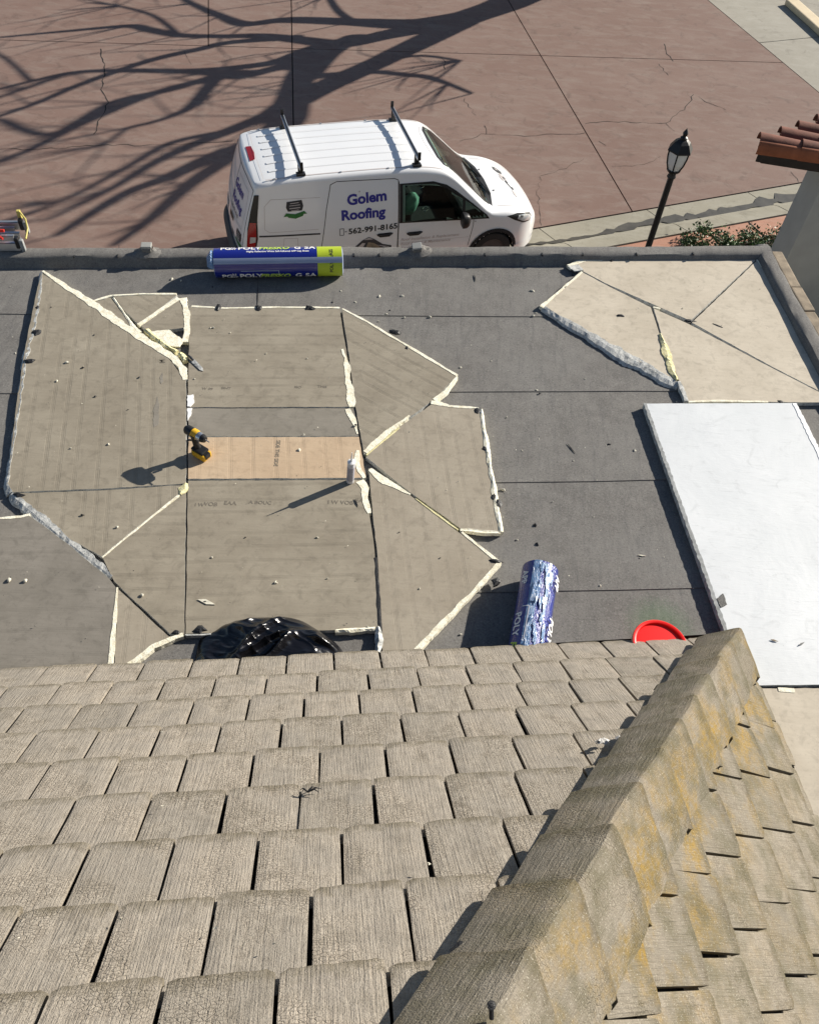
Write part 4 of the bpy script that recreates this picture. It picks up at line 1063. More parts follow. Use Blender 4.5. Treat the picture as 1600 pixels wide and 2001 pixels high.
# ------------------------------------------------------------------ loose bits
rnd = random.Random(99)
cr_px = [(336, 545), (354, 548), (417, 640), (287, 664), (184, 654), (131, 708), (272, 737), (162, 718), (111, 744), (186, 774), (212, 868), (138, 876), (584, 879), (412, 640), (695, 830), (594, 849), (755, 613), (740, 627), (762, 606), (790, 620), (786, 578), (650, 590), (694, 590), (666, 568),
         (741, 579), (840, 619), (900, 718), (1143, 740), (1048, 762), (1054, 769), (990, 815), (983, 957), (1046, 1026), (1010, 1055), (1050, 1063), (1172, 1145), (1047, 612), (1042, 617), (1106, 560), (1118, 537), (1040, 568), (1150, 657), (1240, 880), (1190, 868), (400, 1176), (538, 1138), (540, 1139),
         (414, 1089), (718, 1225), (18, 1134), (50, 1134), (278, 1163), (160, 1006), (229, 1030), (1205, 1280), (1300, 738), (1322, 785), (1334, 602), (380, 740), (960, 705), (30, 690), (70, 560), (415, 560), (780, 480), (690, 507), (100, 600), (250, 800), (520, 690), (600, 700), (450, 650), (620, 1050), (480, 1050), (640, 1130), (820, 1150), (860, 1090), (780, 1040), (1120, 900), (1080, 980), (1250, 1090), (1160, 1010), (1020, 880), (1350, 900), (20, 560), (28, 830), (1000, 1210), (900, 1240)]
def crumb(i, px, py):
    on_b = any_board(px, py); z = RZ + .012 + BT + .004 if on_b else RZ + .009
    s_ = rnd.choice((.006, .008, .009, .012)) * (1.1 if i < 56 else .6); pale = rnd.random() < .78
    kd = 'pale foam crumb' if pale else 'dark grit chip'
    if not on_b: kd = kd.replace('pale foam ', 'pale ').replace('dark grit ', 'dark ')
    size = 'tiny ' if s_ < .006 else ('large ' if s_ > .0095 else 'small ')
    lab = size + kd + ' on the ' + (PHR[on_b - 1] if on_b else 'membrane ' + min(MARKS, key=lambda m_: (m_[0] - px) ** 2 + (m_[1] - py) ** 2)[2])
    lump('foam_crumb' if pale else 'grit_chip', px, py, s_, mt_crumb if pale else mt_seal, lab, 'crumb' if pale else 'chip', ('pale foam crumbs' if pale else 'dark grit chips') + ' lying on the flat roof', .75, z, 200 + i)
MARKS = [(340, 548, 'left of the blue roll'), (545, 590, 'just below the blue roll'), (700, 575, 'right of the blue roll'), (760, 620, 'above the slanted grooved board'), (850, 610, 'between the two board groups near the parapet'), (900, 710, 'at the tip of the slanted grooved board'), (1040, 600, 'beside the left tip of the beige boards'), (1110, 545, 'just left of the beige triangular board'), (1050, 765, 'in the middle of the open roof'),
         (985, 800, 'near the top right corner of the fawn board'), (985, 960, 'near the lower right corner of the fawn board'), (1030, 1045, 'below the fawn board'), (1150, 660, 'below the torn foil edge'), (1150, 740, 'below the torn foil edge, lower down'), (1200, 875, 'well left of the white panel'), (1170, 1145, 'right of the crinkled blue roll'), (1240, 1090, 'close to the lower left of the white panel'), (900, 1240, 'left of the crinkled blue roll'), (30, 690, 'left of the large left board'), (90, 560, 'at the top left corner of the roof'), (780, 480, 'close to the far parapet'), (1100, 940, 'in the lower middle of the open roof'), (1330, 880, 'touching the left edge of the white panel')]
PHR = ['large left board', 'wedge board below the drill shadow', 'wedge board left of the lower centre board', 'small board at the tile edge', 'dark stained board', 'upper centre board', 'rough dark strip', 'tan strip', 'large lower centre board', 'slanted grooved board', 'fawn board with dabs', 'long fawn board', 'smallest triangle board', 'upper triangle board', 'triangle board by the torn patch', 'beige triangular board', 'beige board by the right parapet', 'beige board with torn foil', 'beige board above the white panel', 'white panel', 'beige board below the white panel']
BPOLY = []
def any_board(px, py):
    p = at(px, py, RZ + .04)
    for k_, bo in enumerate(BOARDS):
        if inside(p, bo): return k_ + 1
    return 0
def inside(p, poly):
    c = False; n = len(poly)
    for i in range(n):
        a, b_ = poly[i], poly[i - 1]
        if (a[1] > p.y) != (b_[1] > p.y) and p.x < (b_[0] - a[0]) * (p.y - a[1]) / (b_[1] - a[1]) + a[0]: c = not c
    return c
BOARDS = []
for o in (bA, bB, bC, bD, bE, bF, bG, bH, bI, bJ, bK, bL, bT1, bT2, bT3, bM, bN, bO, bP, bW, bQ):
    k = len(o.data.vertices) // 4
    pts = [v.co + o.location for v in o.data.vertices]
    BOARDS.append([(p.x, p.y) for p in pts[:k]])
for i, (x, y) in enumerate(cr_px): crumb(i, x, y)
gsx = MB(); rg = random.Random(5)
for i in range(420):
    x, y = rg.uniform(-40, 1500), rg.uniform(510, 1290)
    z = RZ + (.012 + BT + .005 if any_board(x, y) else .009); p = at(x, y, z); s_ = rg.uniform(.0012, .0042)
    gsx.add([p + Vector((rg.uniform(-1, 1), rg.uniform(-1, 1), rg.uniform(0, 1))) * s_ * 1.5 for _ in range(4)], [(0, 1, 2), (0, 2, 3), (0, 3, 1), (1, 3, 2)], 0 if rg.random() < .6 else 1)
o = gsx.build('grit', [mt_crumb, mt_seal], kind='stuff'); o['label'] = 'fine pale and dark grit scattered over the flat roof'
# torn foam flake, slivers
def sliver(name, a, b_, wd, mat, label, cat, z, group=None, zz=.004):
    p, q = at(*a, z), at(*b_, z); t = (q - p).normalized(); nr = Vector((-t.y, t.x, 0)); m = (p + q) / 2; mb = MB()
    mb.add([p - m, (p * .6 + q * .4) - m + nr * wd, q - m, (p * .45 + q * .55) - m - nr * wd * .8], [(0, 1, 2, 3)]); k = MB()
    top = [v + Z * zz for v in map(Vector, mb.v)]; bot = [Vector(v) for v in mb.v]
    k.add(top + bot, [(0, 3, 2, 1), (4, 5, 6, 7), (0, 1, 5, 4), (1, 2, 6, 5), (2, 3, 7, 6), (3, 0, 4, 7)])
    o = k.build(name, mat); o.location = m; tag(o, label, cat, group)
    bm = bmesh.new(); bm.from_mesh(o.data); bmesh.ops.recalc_face_normals(bm, faces=bm.faces); bm.to_mesh(o.data); bm.free(); return o
ZB = RZ + .012 + BT + .002
sliver('foam_flake', (386, 1172), (421, 1182), .018, mt_crumb, 'longest cream foam flake, lying on the lower centre board', 'flake', ZB)
sliver('splinter', (1108, 867), (1124, 886), .004, mt_seal, 'thin dark splinter on the membrane left of the white panel', 'splinter', RZ + .009)
sliver('splinter', (1245, 1085), (1262, 1087), .006, mt_crumb, 'thin pale splinter on the membrane near the white panel', 'splinter', RZ + .009)
sliver('splinter', (692, 975), (700, 990), .006, mt_seal, 'black curled sliver just below the white tube', 'splinter', ZB)
sliver('leaf_scrap', (1505, 1250), (1520, 1254), .006, mt_wood, 'brown leaf scrap at the lower part of the white panel', 'leaf', ZB + .014)
sliver('leaf_scrap', (1560, 1262), (1572, 1255), .006, mt_gcrumb, 'grey leaf scrap near the lower right of the white panel', 'leaf', ZB + .014)
sliver('twig', (926, 536), (929, 550), .006, mt_seal, 'dark twig on the membrane near the far parapet', 'twig', RZ + .009)
sliver('splinter', (1392, 632), (1412, 640), .006, mt_seal, 'dark shaving on the beige board by the right parapet', 'splinter', ZB)

# scraps on the tiles
def on_tiles(px, py, lift=.0):
    u, v = px - 800.0, py - 1000.5; d = FWD * FPX + RT * u - UPV * v
    k = (TO + nn1 * lift - CAM).dot(nn1) / d.dot(nn1); return CAM + d * k
p = on_tiles(1195, 1452, .012)
b = MB(); rn = random.Random(4)
for i in range(9):
    q = p + e1 * rn.uniform(-.05, .05) + d1 * rn.uniform(-.02, .02) + nn1 * rn.uniform(0, .012); r_ = rn.uniform(.010, .022)
    vs = [q + (e1 * math.cos(a) * 1.5 + d1 * math.sin(a) * .8) * r_ * rn.uniform(.6, 1.2) + nn1 * rn.uniform(-.004, .010) for a in [k * 1.047 for k in range(6)]]
    b.add(vs + [q + nn1 * .014], [(k, (k + 1) % 6, 6) for k in range(6)])
o = b.build('paper_scrap', mt_paper, origin=p); tag(o, 'crumpled dirty white scrap lying on the tiles beside the hip', 'scrap')
p = on_tiles(601, 1548, .006); b = MB()
for a, L_ in ((.2, .05), (.9, .04), (-.5, .045), (2.6, .03), (3.4, .02)):
    b.tube([p, p + (e1 * math.cos(a) + d1 * math.sin(a) * .6) * L_ * .6 + nn1 * .012, p + (e1 * math.cos(a) + d1 * math.sin(a) * .8) * L_ + nn1 * .004], [.0035, .003, .001], 5)
o = b.build('twig', mt_seal, origin=p); tag(o, 'small black twig cluster caught in a gap between tiles', 'twig')
p = on_tiles(900, 1857, .01); b = MB(); b.add([p + e1 * -.03, p + d1 * .015 + nn1 * .015, p + e1 * .03 + nn1 * .01, p + d1 * -.016], [(0, 1, 2, 3), (3, 2, 1, 0)])
o = b.build('dry_leaf', mt_seal, origin=p); tag(o, 'dark dry leaf caught beside the hip near the bottom', 'leaf')

# ------------------------------------------------------------------ the van
VS_ = 1.03
VAN = thing('van', 'white cargo van lettered Golem Roofing, parked with two roof bars behind the parapet', 'van', (-3.175, 11.46, 0.0), rot=(0, 0, .342)); VAN.scale = (VS_, VS_, VS_)
def ip(x, xs, ys):
    if x <= xs[0]: return ys[0]
    for i in range(len(xs) - 1):
        if x <= xs[i + 1]:
            u = (x - xs[i]) / (xs[i + 1] - xs[i])
            m0 = (ys[i + 1] - ys[i - 1]) / (xs[i + 1] - xs[i - 1]) if i else (ys[1] - ys[0]) / (xs[1] - xs[0])
            m1 = (ys[i + 2] - ys[i]) / (xs[i + 2] - xs[i]) if i + 2 < len(xs) else (ys[-1] - ys[-2]) / (xs[-1] - xs[-2])
            d = (ys[i + 1] - ys[i]) / (xs[i + 1] - xs[i])
            if m0 * d <= 0: m0 = 0
            if m1 * d <= 0: m1 = 0
            lim = 3 * abs(d); m0 = max(-lim, min(lim, m0)); m1 = max(-lim, min(lim, m1)); h = xs[i + 1] - xs[i]
            return (2 * u**3 - 3 * u**2 + 1) * ys[i] + (u**3 - 2 * u**2 + u) * h * m0 + (-2 * u**3 + 3 * u**2) * ys[i + 1] + (u**3 - u**2) * h * m1
    return ys[-1]
TX = [0, .3, .9, 1.8, 2.6, 3.0, 3.2, 3.5, 3.8, 3.92, 4.2, 4.45, 4.62, 4.73, 4.80, 4.83]
TZ = [1.775, 1.80, 1.825, 1.83, 1.81, 1.755, 1.655, 1.39, 1.125, 1.075, 1.035, .97, .895, .80, .66, .55]
BX = [0, .04, .12, .3, .8, 3.6, 4.0, 4.3, 4.5, 4.65, 4.76, 4.83]
BY = [.84, .872, .895, .91, .917, .917, .91, .875, .81, .70, .57, .42]
def VT(x): return ip(x, TX, TZ)
def VB(x): return ip(x, BX, BY)
def VW(x, z):
    return VB(x) * ip(z, [.2, .38, .62, .9, 1.06, 1.35, 1.70, 1.85], [.955, .985, 1.0, 1.0, .992, .945, .865, .82])
def VR(x): return ip(x, [0, 2.9, 3.4, 4.3, 4.83], [.085, .085, .07, .09, .12])
def VC(x): return ip(x, [0, 3.0, 3.8, 4.83], [.028, .03, .05, .05])
def VS(z): return .27 * max(0, (z - .80) / .95) ** 1.25
def VX(x, z): return x + VS(z) * max(0, 1 - x / .75) 
ZB0 = .22
def vsec(x, n1=22, n2=7, n3=9):
    T, r, c = VT(x), VR(x), VC(x); zs = T - c - r; pts = []
    for i in range(n1 + 1): z = ZB0 + (zs - ZB0) * i / n1; pts.append((VW(x, z), z))
    wt = VW(x, zs)
    for i in range(1, n2 + 1): q = math.pi / 2 * i / n2; pts.append((wt - r + r * math.cos(q), zs + r * math.sin(q)))
    for i in range(1, n3 + 1): y = (wt - r) * (1 - i / n3); pts.append((y, T - c * (y / (wt - r)) ** 2))
    return pts
def ztop(x, y):
    T, r, c = VT(x), VR(x), VC(x); zs = T - c - r; wt = VW(x, zs); a = abs(y)
    if a <= wt - r: return T - c * (a / (wt - r)) ** 2
    return zs + r * math.sqrt(max(0, 1 - ((a - wt + r) / r) ** 2))
def yside(x, z):
    """half width of the body at this length and height (rear slant undone)"""
    for _ in range(3): pass
    xs = x - VS(z) * max(0, 1 - x / .75) if x < .75 else x
    xs = max(0, xs); T, r, c = VT(xs), VR(xs), VC(xs); zs = T - c - r
    if z <= zs: return VW(xs, z)
    wt = VW(xs, zs); return wt - r + r * math.sqrt(max(0, 1 - min(1, (z - zs) / r) ** 2))
stx = [0, .01, .03, .06, .1, .16, .22] + [.28 + .06 * i for i in range(59)]
stx += [3.84 + .04 * i for i in range(20)] + [4.62, 4.65, 4.68, 4.71, 4.74, 4.77, 4.79, 4.81, 4.83]
WIN = [(2.37, 1.03), (3.79, .955), (3.74, 1.02), (3.50, 1.215), (3.22, 1.42), (3.08, 1.515), (2.88, 1.585), (2.37, 1.60)]
WSH = [(3.86, -.70), (3.93, -.40), (3.955, 0), (3.93, .40), (3.86, .70), (3.10, .575), (3.045, .40), (3.03, 0), (3.045, -.40), (3.10, -.575)]
def inpoly(x, y, poly):
    c = False; n = len(poly)
    for i in range(n):
        a, b_ = poly[i], poly[i - 1]
        if (a[1] > y) != (b_[1] > y) and x < (b_[0] - a[0]) * (y - a[1]) / (b_[1] - a[1]) + a[0]: c = not c
    return c
def grow(poly, k):
    cx = sum(p[0] for p in poly) / len(poly); cy = sum(p[1] for p in poly) / len(poly); out = []
    for x, y in poly:
        d = Vector((x - cx, y - cy)); l = d.length; d = d * max(.1, (l - k) / l); out.append((cx + d.x, cy + d.y))
    return out
WINi, WSHi = grow(WIN, .045), grow(WSH, .05)
body = MB(); vs = []; secs = [vsec(x) for x in stx]; m = len(secs[0])
for x, sec in zip(stx, secs):
    for y, z in sec: vs.append((VX(x, z), y, z))
    for y, z in sec[:-1]: vs.append((VX(x, z), -y, z))
M2 = 2 * m - 1
fs = []
for i in range(len(stx) - 1):
    for j in range(m - 1):
        a, b_, c, d = i * M2 + j, (i + 1) * M2 + j, (i + 1) * M2 + j + 1, i * M2 + j + 1
        cx = (Vector(vs[a]) + Vector(vs[b_]) + Vector(vs[c]) + Vector(vs[d])) / 4
        wheel = any((cx.x - wx) ** 2 + (cx.z - .33) ** 2 < .375 ** 2 for wx in (.87, 3.93)) and cx.y > .6 and cx.z < .75
        if wheel: continue
        if cx.y > .5 and inpoly(cx.x, cx.z, WINi) and j < 22: continue
        if inpoly(cx.x, cx.y, WSHi) and cx.z > 1.0 and j > 22: continue
        def mir(q): 
            r_ = q % M2; return q if r_ == m - 1 else q + m
        fs.append((a, b_, c, d)); fs.append((mir(d), mir(c), mir(b_), mir(a)))
body.add(vs, fs)
def cap(ix, sg, bul):
    sec = secs[ix]; x = stx[ix]; n = 12; cv = []
    for y, z in sec[:-1]:
        for k in range(n + 1):
            yy = y * (1 - 2 * k / n); cv.append((VX(x, z) + sg * bul * (1 - (yy / max(.01, y)) ** 2) * (y / sec[8][0]), yy, z))
    f = [(j * (n + 1) + k, j * (n + 1) + k + 1, (j + 1) * (n + 1) + k + 1, (j + 1) * (n + 1) + k) for j in range(len(sec) - 2) for k in range(n)]
    body.add(cv, f)
cap(0, -1, .085); cap(len(stx) - 1, 1, .07)
bo = body.build('body', mt_white, VAN, True)
bm = bmesh.new(); bm.from_mesh(bo.data); bmesh.ops.remove_doubles(bm, verts=bm.verts, dist=.0008); bmesh.ops.recalc_face_normals(bm, faces=bm.faces); bm.to_mesh(bo.data); bm.free()
bo.data.polygons.foreach_set('use_smooth', [True] * len(bo.data.polygons)); bo.data.set_sharp_from_angle(angle=R(50))
def rearx(y, z):
    s8 = secs[0][8][0]; yw = VW(0, z); return VS(z) - .085 * (1 - min(1, (y / yw) ** 2)) * yw / s8
def pside(x, z, off=.004, s=-1): return (x, s * (yside(x, z) + off), z)
def ptop(x, y, off=.004): return (x, y, ztop(x, y) + off)
def prear(y, z, off=.004): return (rearx(y, z) - off, y, z)
def vpanel(name, poly, fn, mat, parent=None, step=.06, off=.004, smooth=True, **kw):
    v2, f2 = poly2d(poly, step); b = MB(); b.add([fn(x, y, off, **kw) for x, y in v2], f2); o = b.build(name, mat, parent or VAN, smooth)
    bm = bmesh.new(); bm.from_mesh(o.data); bmesh.ops.recalc_face_normals(bm, faces=bm.faces); bm.to_mesh(o.data); bm.free(); return o
def vring(name, outer, inner, fn, mat, off=.004, parent=None, sub=5, **kw):
    b = MB(); n = len(outer); vs = []
    for i in range(n):
        for k in range(sub):
            u = k / sub; 
            for P_ in (outer, inner):
                a, c = P_[i], P_[(i + 1) % n]; vs.append(fn(a[0] + (c[0] - a[0]) * u, a[1] + (c[1] - a[1]) * u, off, **kw))
    N = n * sub; b.add(vs, [(2 * i, 2 * ((i + 1) % N), 2 * ((i + 1) % N) + 1, 2 * i + 1) for i in range(N)])
    return b.build(name, mat, parent or VAN)
def vline(name, pts, fn, mat, w=.008, off=.0025, closed=False, parent=None, **kw):
    P_ = [Vector(p) for p in pts] + ([Vector(pts[0])] if closed else []); b = MB()
    for i in range(len(P_) - 1):
        a, c = P_[i], P_[i + 1]; L = (c - a).length; k = max(1, int(L / .05)); t = (c - a).normalized(); nr = Vector((-t.y, t.x)) * w / 2; vs = []
        for j in range(k + 1):
            q = a.lerp(c, j / k); vs += [fn(*(q + nr), off, **kw), fn(*(q - nr), off, **kw)]
        b.add(vs, [(2 * j, 2 * j + 1, 2 * j + 3, 2 * j + 2) for j in range(k)])
    return b.build(name, mat, parent or VAN)
def vtext(s_, size, x, y, fn, mat, name='lettering', bold=.0, space=1.0, rot=0.0, shear=0.0, off=.0045, sx=1.0, flip=False, parent=None):
    vs, f = text2d(s_, size, bold, 0, space, shear); b = MB(); c, s2 = math.cos(rot), math.sin(rot)
    P_ = [(x + (c * u * sx - s2 * v) * (-1 if flip else 1), y + s2 * u * sx + c * v) for u, v in vs]
    b.add([fn(p[0], p[1], off) for p in P_], f); return b.build(name, mat, parent or VAN)
# glazing
for s_ in (-1, 1):
    o = vpanel('side_window', WIN, pside, mt_glass, off=.003, s=s_)
    vring('window_surround', grow(WIN, -.018), grow(WIN, .035), pside, mt_bplas, .006, o, s=s_)
    vline('window_divider', [(3.38, .99), (3.36, 1.31)], pside, mt_bplas, .04, .007, parent=o, s=s_)
wsh = vpanel('windshield', WSH, ptop, mt_glass, off=.003)
vring('windshield_frit', grow(WSH, -.012), grow(WSH, .04), ptop, mt_bplas, .006, wsh)
for y0, y1 in ((-.45, .08), (.05, .58)):
    b = MB(); b.tube([ptop(3.96, y0, .02), ptop(3.90, y0 * .5 + y1 * .5, .025), ptop(3.84, y1, .02)], [.010, .008, .004], 6); b.build('wiper', mt_bplas, wsh)
vpanel('cowl', [(3.90, -.74), (3.985, -.40), (4.005, 0), (3.985, .40), (3.90, .74), (3.87, .70), (3.94, .40), (3.96, 0), (3.94, -.40), (3.87, -.70)], ptop, mt_bplas, off=.003, step=.1)
# cabin
cb = MB(); cb.box((2.33, 0, 1.0), (.03, 1.62, 1.2)); cb.box((3.1, 0, .50), (1.6, 1.62, .03)); cb.box((3.0, -.82, .72), (1.4, .03, .5)); cb.box((3.0, .82, .72), (1.4, .03, .5))
cb.build('cabin_lining', mt_seat, VAN)
cb = MB(); cb.box((3.62, 0, .90), (.42, 1.5, .20)); cb.build('dashboard', mt_dgrey, VAN, bevel=.05)
for y in (-.40, .40):
    cb = MB(); cb.box((2.86, y, .72), (.50, .50, .16)); st = cb.build('seat', mt_seat, VAN, bevel=.05)
    cb = MB(); cb.box((2.56, y, 1.05), (.14, .48, .58)); cb.box((2.53, y, 1.42), (.09, .26, .16)); cb.build('backrest', mt_seat, st, bevel=.045)
cb = MB(); q_ = [(3.30 + .07 * math.sin(a) , .40 + .18 * math.cos(a), .98 + .16 * math.sin(a)) for a in [2 * math.pi * i / 20 for i in range(21)]]; cb.tube(q_, .015, 6); cb.build('steering_wheel', mt_bplas, VAN, True)
mb_ = MB(); n = 12
for k in range(7):
    a = math.pi * k / 6
    for j in range(n):
        q = 2 * math.pi * j / n; r_ = math.sin(a) * (1 + .35 * noise.noise(Vector((math.cos(q) * 2, math.sin(q) * 2, k * .7)))); mb_.v.append((2.56 + .13 * r_ * math.cos(q) + .05 * k / 6, -.66 + .08 * r_ * math.sin(q), 1.17 - .19 * math.cos(a)))
mb_.f = [(k * n + j, k * n + (j + 1) % n, (k + 1) * n + (j + 1) % n, (k + 1) * n + j) for k in range(6) for j in range(n)]; mb_.mi = [0] * len(mb_.f)
bg_ = mb_.build('plastic_bag', mt_mint, smooth=True)
wm = Matrix.Translation((-3.175, 11.46, 0)) @ Matrix.Rotation(.342, 4, 'Z') @ Matrix.Scale(VS_, 4); c_ = Vector((2.62, -.66, .97))
bg_.data.transform(Matrix.Translation(-c_)); bg_.matrix_basis = wm @ Matrix.Translation(c_); tag(bg_, 'crumpled mint green bag seen through the side window of the van', 'bag')
for cx, cz in ((2.72, 1.47), (2.82, 1.08)):
    b = MB(); q_ = [(cx + .05 * math.cos(a), -.70, cz + .035 * math.sin(a)) for a in [2 * math.pi * i / 16 for i in range(17)]]; b.tube(q_, .008, 6); b.build('grab_ring', mt_chrome, VAN, True)
# panel gaps
SDR = [(1.14, .50), (1.15, .75), (1.25, 1.35), (1.33, 1.68), (1.42, 1.715), (2.28, 1.685), (2.335, 1.66), (2.335, .50)]
o = vline('sliding_door', SDR, pside, mt_joint, .009)
vline('cab_door', [(2.345, .46), (2.345, 1.64)], pside, mt_joint, .008)
vline('cab_door', [(3.545, .96), (3.55, .86), (3.50, .50)], pside, mt_joint, .008)
vline('recess_outline', [(.33, 1.13), (.36, 1.46), (.46, 1.55), (1.17, 1.52)], pside, mt_gryl, .006)
vline('recess_outline', [(.33, 1.13), (.40, 1.08), (1.12, 1.06)], pside, mt_gryl, .006)
vpanel('door_rail', [(.24, 1.02), (1.14, .972), (1.14, .998), (.24, 1.046)], pside, mt_dgrey, off=.003)
vline('fuel_flap', [(.58, .80), (.80, .79), (.80, .95), (.60, .965)], pside, mt_gryl, .006, closed=True)
vline('side_crease', [(2.36, .68), (3.5, .66)], pside, mt_gryl, .005)
for x, z in ((2.13, .86), (2.60, .83)):
    b = MB(); vs = []
    o = vpanel('handle_recess', [(x - .12, z - .012), (x - .07, z - .045), (x + .07, z - .045), (x + .12, z - .01), (x + .10, z + .025), (x - .10, z + .025)], pside, mt_bplas, off=.003)
    b.tube([pside(x - .12, z + .008, .006), pside(x - .06, z + .012, .035), pside(x + .06, z + .012, .035), pside(x + .12, z + .008, .006)], [.012, .014, .014, .012], 8); b.build('door_handle', mt_bplas, o, True)
for px_, pz in ((1.75, 1.55), (3.58, .92)): 
    b = MB(); b.tube([pside(px_, pz, 0), pside(px_, pz, .006)], .012, 8); b.build('side_marker' if px_ > 3 else 'clip', mt_gryl, VAN)
# mirrors
for s_ in (-1, 1):
    b = MB(); b.tube([pside(3.42, 1.0, -.01, s_), pside(3.36, 1.03, .10, s_)], [.035, .028], 8); mo = b.build('mirror', mt_bplas, VAN, True)
    b = MB(); yy = s_ * (yside(3.32, 1.0) + .16); vs = []; n = 14
    for k, (dx, sc) in enumerate(((-.045, .80), (-.035, 1.0), (.02, .98), (.06, .78), (.085, .35))):
        for j in range(n):
            q = 2 * math.pi * j / n; cq, sq = math.cos(q), math.sin(q); sgn = lambda v: (abs(v) ** .6) * (1 if v >= 0 else -1)
            vs.append((3.34 + dx, yy + .09 * sc * sgn(cq), 1.06 + .115 * sc * sgn(sq)))
    b.add(vs, [(k * n + j, k * n + (j + 1) % n, (k + 1) * n + (j + 1) % n, (k + 1) * n + j) for k in range(4) for j in range(n)] + [tuple(range(n))[::-1], tuple(4 * n + j for j in range(n))]); b.build('mirror_housing', mt_bplas, mo, True)
# lamps
for s_ in (-1, 1):
    hl = vpanel('headlight', [(4.10, .945), (4.25, .85), (4.42, .765), (4.56, .745), (4.60, .80), (4.56, .86), (4.46, .905), (4.30, .945)], pside, mt_bplas, off=.004, step=.04, s=s_)
    vpanel('lens', [(4.30, .86), (4.42, .79), (4.55, .765), (4.585, .80), (4.55, .85), (4.44, .895), (4.32, .915)], pside, mt_clear, hl, off=.009, step=.04, s=s_)
    vpanel('indicator', [(4.34, .88), (4.40, .86), (4.41, .885), (4.36, .905)], pside, mt_dgrey, hl, off=.012, step=.04, s=s_)
    tl = vpanel('taillight', [(.035, .78), (.17, .80), (.22, 1.0), (.24, 1.28), (.30, 1.62), (.235, 1.62), (.16, 1.40), (.09, 1.15)], pside, mt_bplas, off=.005, step=.05, s=s_)
    vpanel('red_lens', [(.04, .80), (.155, .815), (.20, 1.02), (.215, 1.24), (.13, 1.24), (.085, 1.10)], pside, mt_red, tl, off=.009, step=.05, s=s_)
    vpanel('clear_lens', [(.095, .93), (.18, .95), (.19, 1.03), (.11, 1.03)], pside, mt_clear, tl, off=.013, step=.05, s=s_)
    vpanel('rear_reflector', [(.02, .50), (.10, .50), (.10, .55), (.02, .55)], pside, mt_red, off=.004, step=.05, s=s_)
vpanel('brake_light', [(.012, -.16), (.012, .05), (.012, .26), (.13, .24), (.155, .05), (.13, -.14)], lambda x, y, o_: (VX(x, ztop(x, y)), y, ztop(x, y) + o_ + .003), mt_red, off=.004)
# bumpers, grille
for nm, x0, x1, z0, z1, mt_ in (('front_bumper', 3.0, 0, .24, .40, mt_dgrey),):
    vpanel('front_bumper', [(4.33, .24), (4.80, .24), (4.80, .36), (4.5, .40), (4.33, .38)], pside, mt_white, off=.012)
b = MB(); vs = []; n = 24
for i in range(n + 1):
    q = -1 + 2 * i / n; y = q * .90; xx = -.14 * (1 - abs(q) ** 4) + (.10 * max(0, abs(q) - .85) / .15); vs += [(xx + .02, y * .985, .28), (xx - .01, y, .33), (xx - .02, y, .55), (xx + .03, y * .99, .62), (xx + .16, y * .97, .635)]
b.add(vs, [(i * 5 + j, (i + 1) * 5 + j, (i + 1) * 5 + j + 1, i * 5 + j + 1) for i in range(n) for j in range(4)]); b.build('rear_bumper', mt_dgrey, VAN, True)
b = MB()
for k in range(3): b.box((4.865, 0, .36 + .055 * k), (.05, .62, .028))
b.build('grille', mt_bplas, VAN)
# hood seams and print
vline('hood', [(3.99, -.72), (4.30, -.70), (4.50, -.62), (4.62, -.45), (4.66, -.2), (4.67, 0), (4.66, .2), (4.62, .45), (4.50, .62), (4.30, .70), (3.99, .72)], ptop, mt_gryl, .007)
HD = [[(4.31, .46), (4.37, .42), (4.42, .30), (4.40, .22), (4.34, .26), (4.30, .36)], [(4.36, .24), (4.41, .16), (4.43, .02), (4.40, .0), (4.36, .10), (4.33, .20)], [(4.40, .04), (4.43, -.10), (4.46, -.22), (4.43, -.26), (4.40, -.14), (4.37, -.02)], [(4.42, -.24), (4.45, -.34), (4.44, -.44), (4.41, -.42), (4.40, -.32)], [(4.33, .16), (4.36, .08), (4.36, -.02), (4.335, .02), (4.32, .10)]]
for i, q_ in enumerate(HD): vpanel('hood_print', q_, ptop, (mt_dgrey, mt_gryl, mt_dgrey, mt_gryl, mt_gryl)[i], off=.005, step=.05)
for i, q_ in enumerate(([(4.325, .40), (4.36, .38), (4.37, .32), (4.335, .34)], [(4.38, .14), (4.41, .08), (4.40, .04), (4.375, .10)], [(4.41, -.05), (4.44, -.16), (4.425, -.18), (4.40, -.08)])): vpanel('hood_print', q_, ptop, (mt_gryl, mt_blk, mt_whtl)[i], off=.008, step=.05)
for x, y in ((4.02, .30), (4.06, -.33)): 
    b = MB(); b.tube([ptop(x, y, .0), ptop(x, y, .012)], .012, 8); b.build('washer_jet', mt_bplas, VAN)
